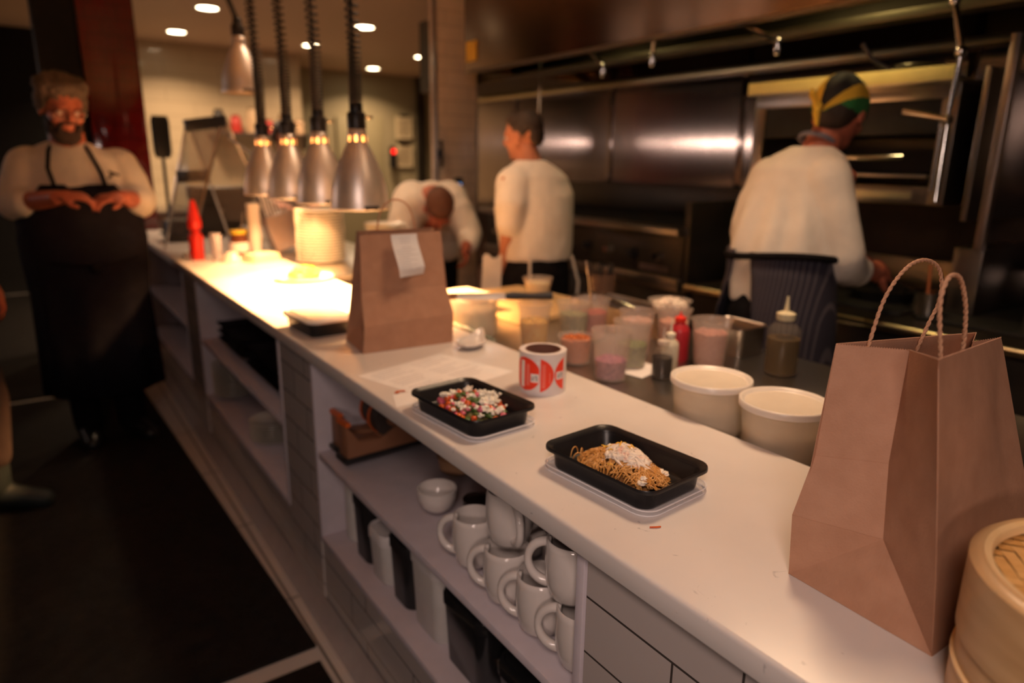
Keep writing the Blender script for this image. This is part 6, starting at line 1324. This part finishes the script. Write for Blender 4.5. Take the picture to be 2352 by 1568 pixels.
# the body leans over the end of the table, head down
FD = frame((-0.35, -0.93, 0)); FH = frame((-0.15, -0.40, -0.90), (-0.30, -0.85, 0.45)); HC = (1.955, 3.555, 1.205)
b = MB(); add_head(b, HC, FH, 1.02); b.chain([(1.985, 3.64, 1.235), (2.02, 3.74, 1.255)], [0.060, 0.066])
b.chain([(2.02, 3.74, 1.235), (2.07, 3.86, 1.22), (2.13, 4.00, 1.13), (2.17, 4.08, 0.98), (2.18, 4.10, 0.90)], [0.10, 0.125, 0.125, 0.13, 0.13])
b.chain([(1.875, 3.80, 1.20), (1.79, 3.73, 1.04), (1.80, 3.60, 1.005)], [0.062, 0.046, 0.030]); add_hand(b, (1.80, 3.595, 1.005), (0.3, -0.8, -0.1), (0, 0, -1), 1, 0.5)
b.chain([(2.150, 3.66, 1.19), (2.175, 3.58, 1.03), (2.085, 3.47, 0.985)], [0.062, 0.046, 0.030]); add_hand(b, (2.080, 3.465, 0.980), (-0.25, -0.5, -0.75), (-0.8, 0.3, 0), -1, 0.5)
for x in (2.10, 2.28): b.chain([(x, 4.10, 0.92), (x, 4.06, 0.48), (x, 4.12, 0.10)], [0.09, 0.056, 0.040])
b.build('body', SKIN, parent=P, org=O, remesh=0.008, smit=3, ang=180)
add_eyes(P, HC, FH, O)
b = MB()
RD = Vector((FD[0][0], FD[1][0], FD[2][0]))
for s_, h in ((0.115, 1.0), (-0.115, 1.0), (0, 1.0)):
    o_ = RD * s_; b.chain([Vector((2.020, 3.735, 1.215)) + o_, Vector((2.06, 3.84, 1.235)) + o_, Vector((2.12, 3.98, 1.16)) + o_, Vector((2.17, 4.08, 1.02)) + o_ * 0.8, Vector((2.18, 4.10, 0.92)) + o_ * 0.8], [0.100, 0.125, 0.135, 0.130, 0.120])
b.chain([(1.880, 3.80, 1.195), (1.80, 3.74, 1.05), (1.79, 3.66, 1.00)], [0.100, 0.084, 0.066]); b.chain([(2.145, 3.665, 1.185), (2.180, 3.59, 1.05), (2.135, 3.52, 0.995)], [0.098, 0.082, 0.062])
b.build('chef_jacket', JACKET, parent=P, org=O, remesh=0.010, smit=6, disp=0.016, dscale=0.16, ang=180)
b = MB()
b.chain([(2.10, 4.10, 0.95), (2.28, 4.10, 0.95)], [0.14, 0.14])
for x in (2.10, 2.28): b.chain([(x, 4.10, 0.88), (x, 4.07, 0.48), (x, 4.13, 0.10)], [0.11, 0.08, 0.07])
b.build('trousers', TROUSER, parent=P, org=O, remesh=0.013, smit=3, ang=180)
for x in (2.10, 2.28): b = MB(); feet(b, (x, 4.12, 0.10), (0, -1, 0)); b.build('shoe', BLACKP, parent=P, org=O, remesh=0.010, smit=2, ang=180)
hair_blob([(0, -0.018, 0.048, 0.083, 0.098, 0.080), (0, -0.070, 0.010, 0.066, 0.042, 0.066), (0, 0.045, 0.075, 0.060, 0.045, 0.040)], FH, HC, 1.02).build('hair', HAIR_B, parent=P, org=O, remesh=0.007, smit=2, disp=0.006, dscale=0.02, ang=180)

# --- dark-haired worker far behind the lamps
P = thing('person', 'dark-haired person far back between the heat lamps, only head and shoulder showing', 'person', (1.72, 6.30, 0)); O = (1.72, 6.30, 0)
HC = (1.945, 6.30, 1.660); FE = frame((0.3, -1, 0)); FH = frame((0.75, -0.60, -0.25)); ox = HC[0]
b = MB(); add_head(b, HC, FH, 1.0); b.chain([(ox, 6.32, 1.60), (ox, 6.34, 1.48)], [0.060, 0.066])
torso(b, [((ox, 6.34, 1.48), 0.10, 0.08), ((ox, 6.34, 1.42), 0.19, 0.11), ((ox, 6.34, 1.25), 0.18, 0.12), ((ox, 6.34, 1.00), 0.16, 0.11), ((ox, 6.34, 0.86), 0.15, 0.11)], FE)
for q in (-1, 1):
    b.chain([(ox + q * 0.19, 6.33, 1.38), (ox + q * 0.24, 6.28, 1.13), (ox + q * 0.14, 6.08, 1.08)], [0.060, 0.045, 0.030]); add_hand(b, (ox + q * 0.14, 6.07, 1.08), (-q * 0.4, -0.8, 0), (0, 0, -1), q, 0.5)
    b.chain([(ox + q * 0.09, 6.34, 0.90), (ox + q * 0.09, 6.33, 0.48), (ox + q * 0.09, 6.36, 0.10)], [0.088, 0.056, 0.040])
b.build('body', SKIN2, parent=P, org=O, remesh=0.009, smit=3, ang=180)
b = MB(); torso(b, [((ox, 6.34, 1.50), 0.075, 0.075), ((ox, 6.34, 1.43), 0.20, 0.12), ((ox, 6.34, 1.28), 0.205, 0.14), ((ox, 6.34, 1.00), 0.185, 0.135), ((ox, 6.34, 0.90), 0.18, 0.13)], FE)
for q in (-1, 1): b.chain([(ox + q * 0.19, 6.33, 1.37), (ox + q * 0.24, 6.28, 1.14), (ox + q * 0.20, 6.20, 1.11)], [0.085, 0.072, 0.058])
b.build('work_shirt', mat('grey_shirt', (0.42, 0.36, 0.32), 0.85), parent=P, org=O, remesh=0.012, smit=5, disp=0.02, dscale=0.1, ang=180)
b = MB(); b.chain([(ox - 0.08, 6.34, 0.92), (ox + 0.08, 6.34, 0.92)], [0.12, 0.12])
for q in (-1, 1): b.chain([(ox + q * 0.09, 6.34, 0.88), (ox + q * 0.09, 6.33, 0.48), (ox + q * 0.09, 6.36, 0.10)], [0.105, 0.078, 0.066])
b.build('trousers', TROUSER, parent=P, org=O, remesh=0.014, smit=3, ang=180)
for q in (-1, 1): b = MB(); feet(b, (ox + q * 0.09, 6.36, 0.10), (0, -1, 0)); b.build('shoe', BLACKP, parent=P, org=O, remesh=0.010, smit=2, ang=180)
hair_blob([(0, -0.020, 0.052, 0.086, 0.100, 0.080), (0, 0.030, 0.090, 0.060, 0.050, 0.030), (0, -0.07, 0.0, 0.066, 0.045, 0.070)], FH, HC, 1.05).build('hair', HAIR_D, parent=P, org=O, remesh=0.008, smit=2, ang=180)

# --- person cut off by the left edge of the picture
P = thing('person', 'person cut off at the left edge, pale sleeve, brown trouser leg and dark shoe showing', 'person', (-0.42, 3.45, 0)); O = (-0.42, 3.45, 0)
FF = frame((0.85, -0.3, 0)); FH = FF; HC = (-0.42, 3.42, 1.62)
b = MB(); add_head(b, HC, FH, 1.0); b.chain([(-0.42, 3.45, 1.56), (-0.42, 3.46, 1.44)], [0.058, 0.064])
torso(b, [((-0.42, 3.46, 1.45), 0.10, 0.08), ((-0.42, 3.46, 1.39), 0.18, 0.10), ((-0.42, 3.46, 1.22), 0.17, 0.12), ((-0.42, 3.46, 1.00), 0.155, 0.11), ((-0.42, 3.46, 0.86), 0.15, 0.11)], FF)
b.chain([(-0.40, 3.30, 1.35), (-0.30, 3.36, 1.10), (-0.160, 3.42, 0.965)], [0.060, 0.044, 0.029]); add_hand(b, (-0.155, 3.42, 0.955), (0.25, 0.02, -0.9), (-0.8, 0, -0.2), 1, 0.5)
b.chain([(-0.46, 3.63, 1.35), (-0.48, 3.68, 1.10), (-0.42, 3.66, 0.90)], [0.060, 0.044, 0.029]); add_hand(b, (-0.42, 3.66, 0.895), (0, 0, -1), (1, 0, 0), -1, 0.3)
for (x, y) in ((-0.33, 3.42), (-0.50, 3.56)): b.chain([(x, y, 0.90), (x + 0.06, y, 0.48), (x + 0.04, y, 0.10)], [0.088, 0.056, 0.040])
b.build('body', SKIN, parent=P, org=O, remesh=0.008, smit=3, ang=180)
b = MB(); torso(b, [((-0.42, 3.46, 1.47), 0.075, 0.075), ((-0.42, 3.46, 1.40), 0.195, 0.12), ((-0.42, 3.46, 1.25), 0.20, 0.14), ((-0.42, 3.46, 1.00), 0.175, 0.13), ((-0.42, 3.46, 0.86), 0.18, 0.13)], FF)
b.chain([(-0.41, 3.31, 1.34), (-0.30, 3.36, 1.12), (-0.195, 3.41, 1.015)], [0.080, 0.068, 0.050]); b.chain([(-0.45, 3.62, 1.34), (-0.48, 3.68, 1.12), (-0.43, 3.66, 0.96)], [0.080, 0.068, 0.048])
b.build('pale_sweater', mat('grey_knit', (0.44, 0.42, 0.44), 0.9, bump=0.4, bscale=60), parent=P, org=O, remesh=0.011, smit=4, disp=0.02, dscale=0.08, ang=180)
b = MB(); b.chain([(-0.34, 3.43, 0.88), (-0.49, 3.55, 0.88)], [0.12, 0.12])
b.chain([(-0.31, 3.42, 0.84), (-0.255, 3.42, 0.50), (-0.260, 3.42, 0.26)], [0.115, 0.092, 0.072]); b.chain([(-0.50, 3.56, 0.84), (-0.45, 3.56, 0.50), (-0.46, 3.56, 0.26)], [0.115, 0.092, 0.072])
b.build('brown_trousers', mat('brown_cloth', (0.05, 0.028, 0.022), 0.9), parent=P, org=O, remesh=0.012, smit=4, ang=180)
for (x, y) in ((-0.27, 3.42), (-0.46, 3.56)): 
    b = MB(); feet(b, (x, y, 0.13), (0.85, -0.25, 0), 1.2); b.cone((x, y, 0.12), (x + 0.01, y, 0.28), 0.062, 0.058); b.build('boot', mat('dark_teal_boot', (0.014, 0.020, 0.020), 0.6), parent=P, org=O, remesh=0.010, smit=2, ang=180)
hair_blob([(0, -0.020, 0.052, 0.086, 0.100, 0.080), (0, -0.07, 0.0, 0.066, 0.045, 0.070)], FH, HC, 1.05).build('hair', HAIR_D, parent=P, org=O, remesh=0.010, smit=2, ang=180)

# ------------------------------------------------------------------ small pieces hang under the part they sit on
NEST = {'maker_plate': 'shade', 'shade_lining': 'shade', 'switch_knob': 'socket_cap', 'white_panel': 'sticker', 'fine_print': 'sticker', 'lettering': 'white_panel_',
        'apron_strap': 'apron', 'pocket_clip': 'chef_jacket', 'collar_stripe': 'chef_jacket', 'bandana_knot': 'bandana', 'red_light': 'alarm_case', 'screen': 'case',
        'clip': 'notice_sheet', 'door_handle': 'oven_door', 'jar_label': 'jar_body', 'globe_stem': 'lamp_globe', 'orange_ring': 'label_roll', 'inner_flap': 'bag_body',
        'serrated_rim': 'bag_body', 'pressed_creases': 'bag_body', 'printed_lines': 'receipt_paper', 'nozzle_tip': 'branch_pipe', 'shelf_lip': 'top_shelf', 'spoon_handle': 'jar_lid'}
for root in [o for o in bpy.data.objects if o.parent is None and o.type == 'EMPTY']:
    kids = list(root.children)
    for ch in kids:
        want = NEST.get(ch.name.split('.')[0])
        if not want: continue
        hosts = [k for k in kids if k is not ch and k.name.split('.')[0] == want and k.matrix_basis == Matrix.Identity(4)]
        if not hosts: continue
        if len(hosts) > 1 and ch.type == 'MESH' and hosts[0].type == 'MESH':
            cc = sum((Vector(v) for v in ch.bound_box), Vector()) / 8
            hosts.sort(key=lambda k: (sum((Vector(v) for v in k.bound_box), Vector()) / 8 - cc).length)
        ch.parent = hosts[0]
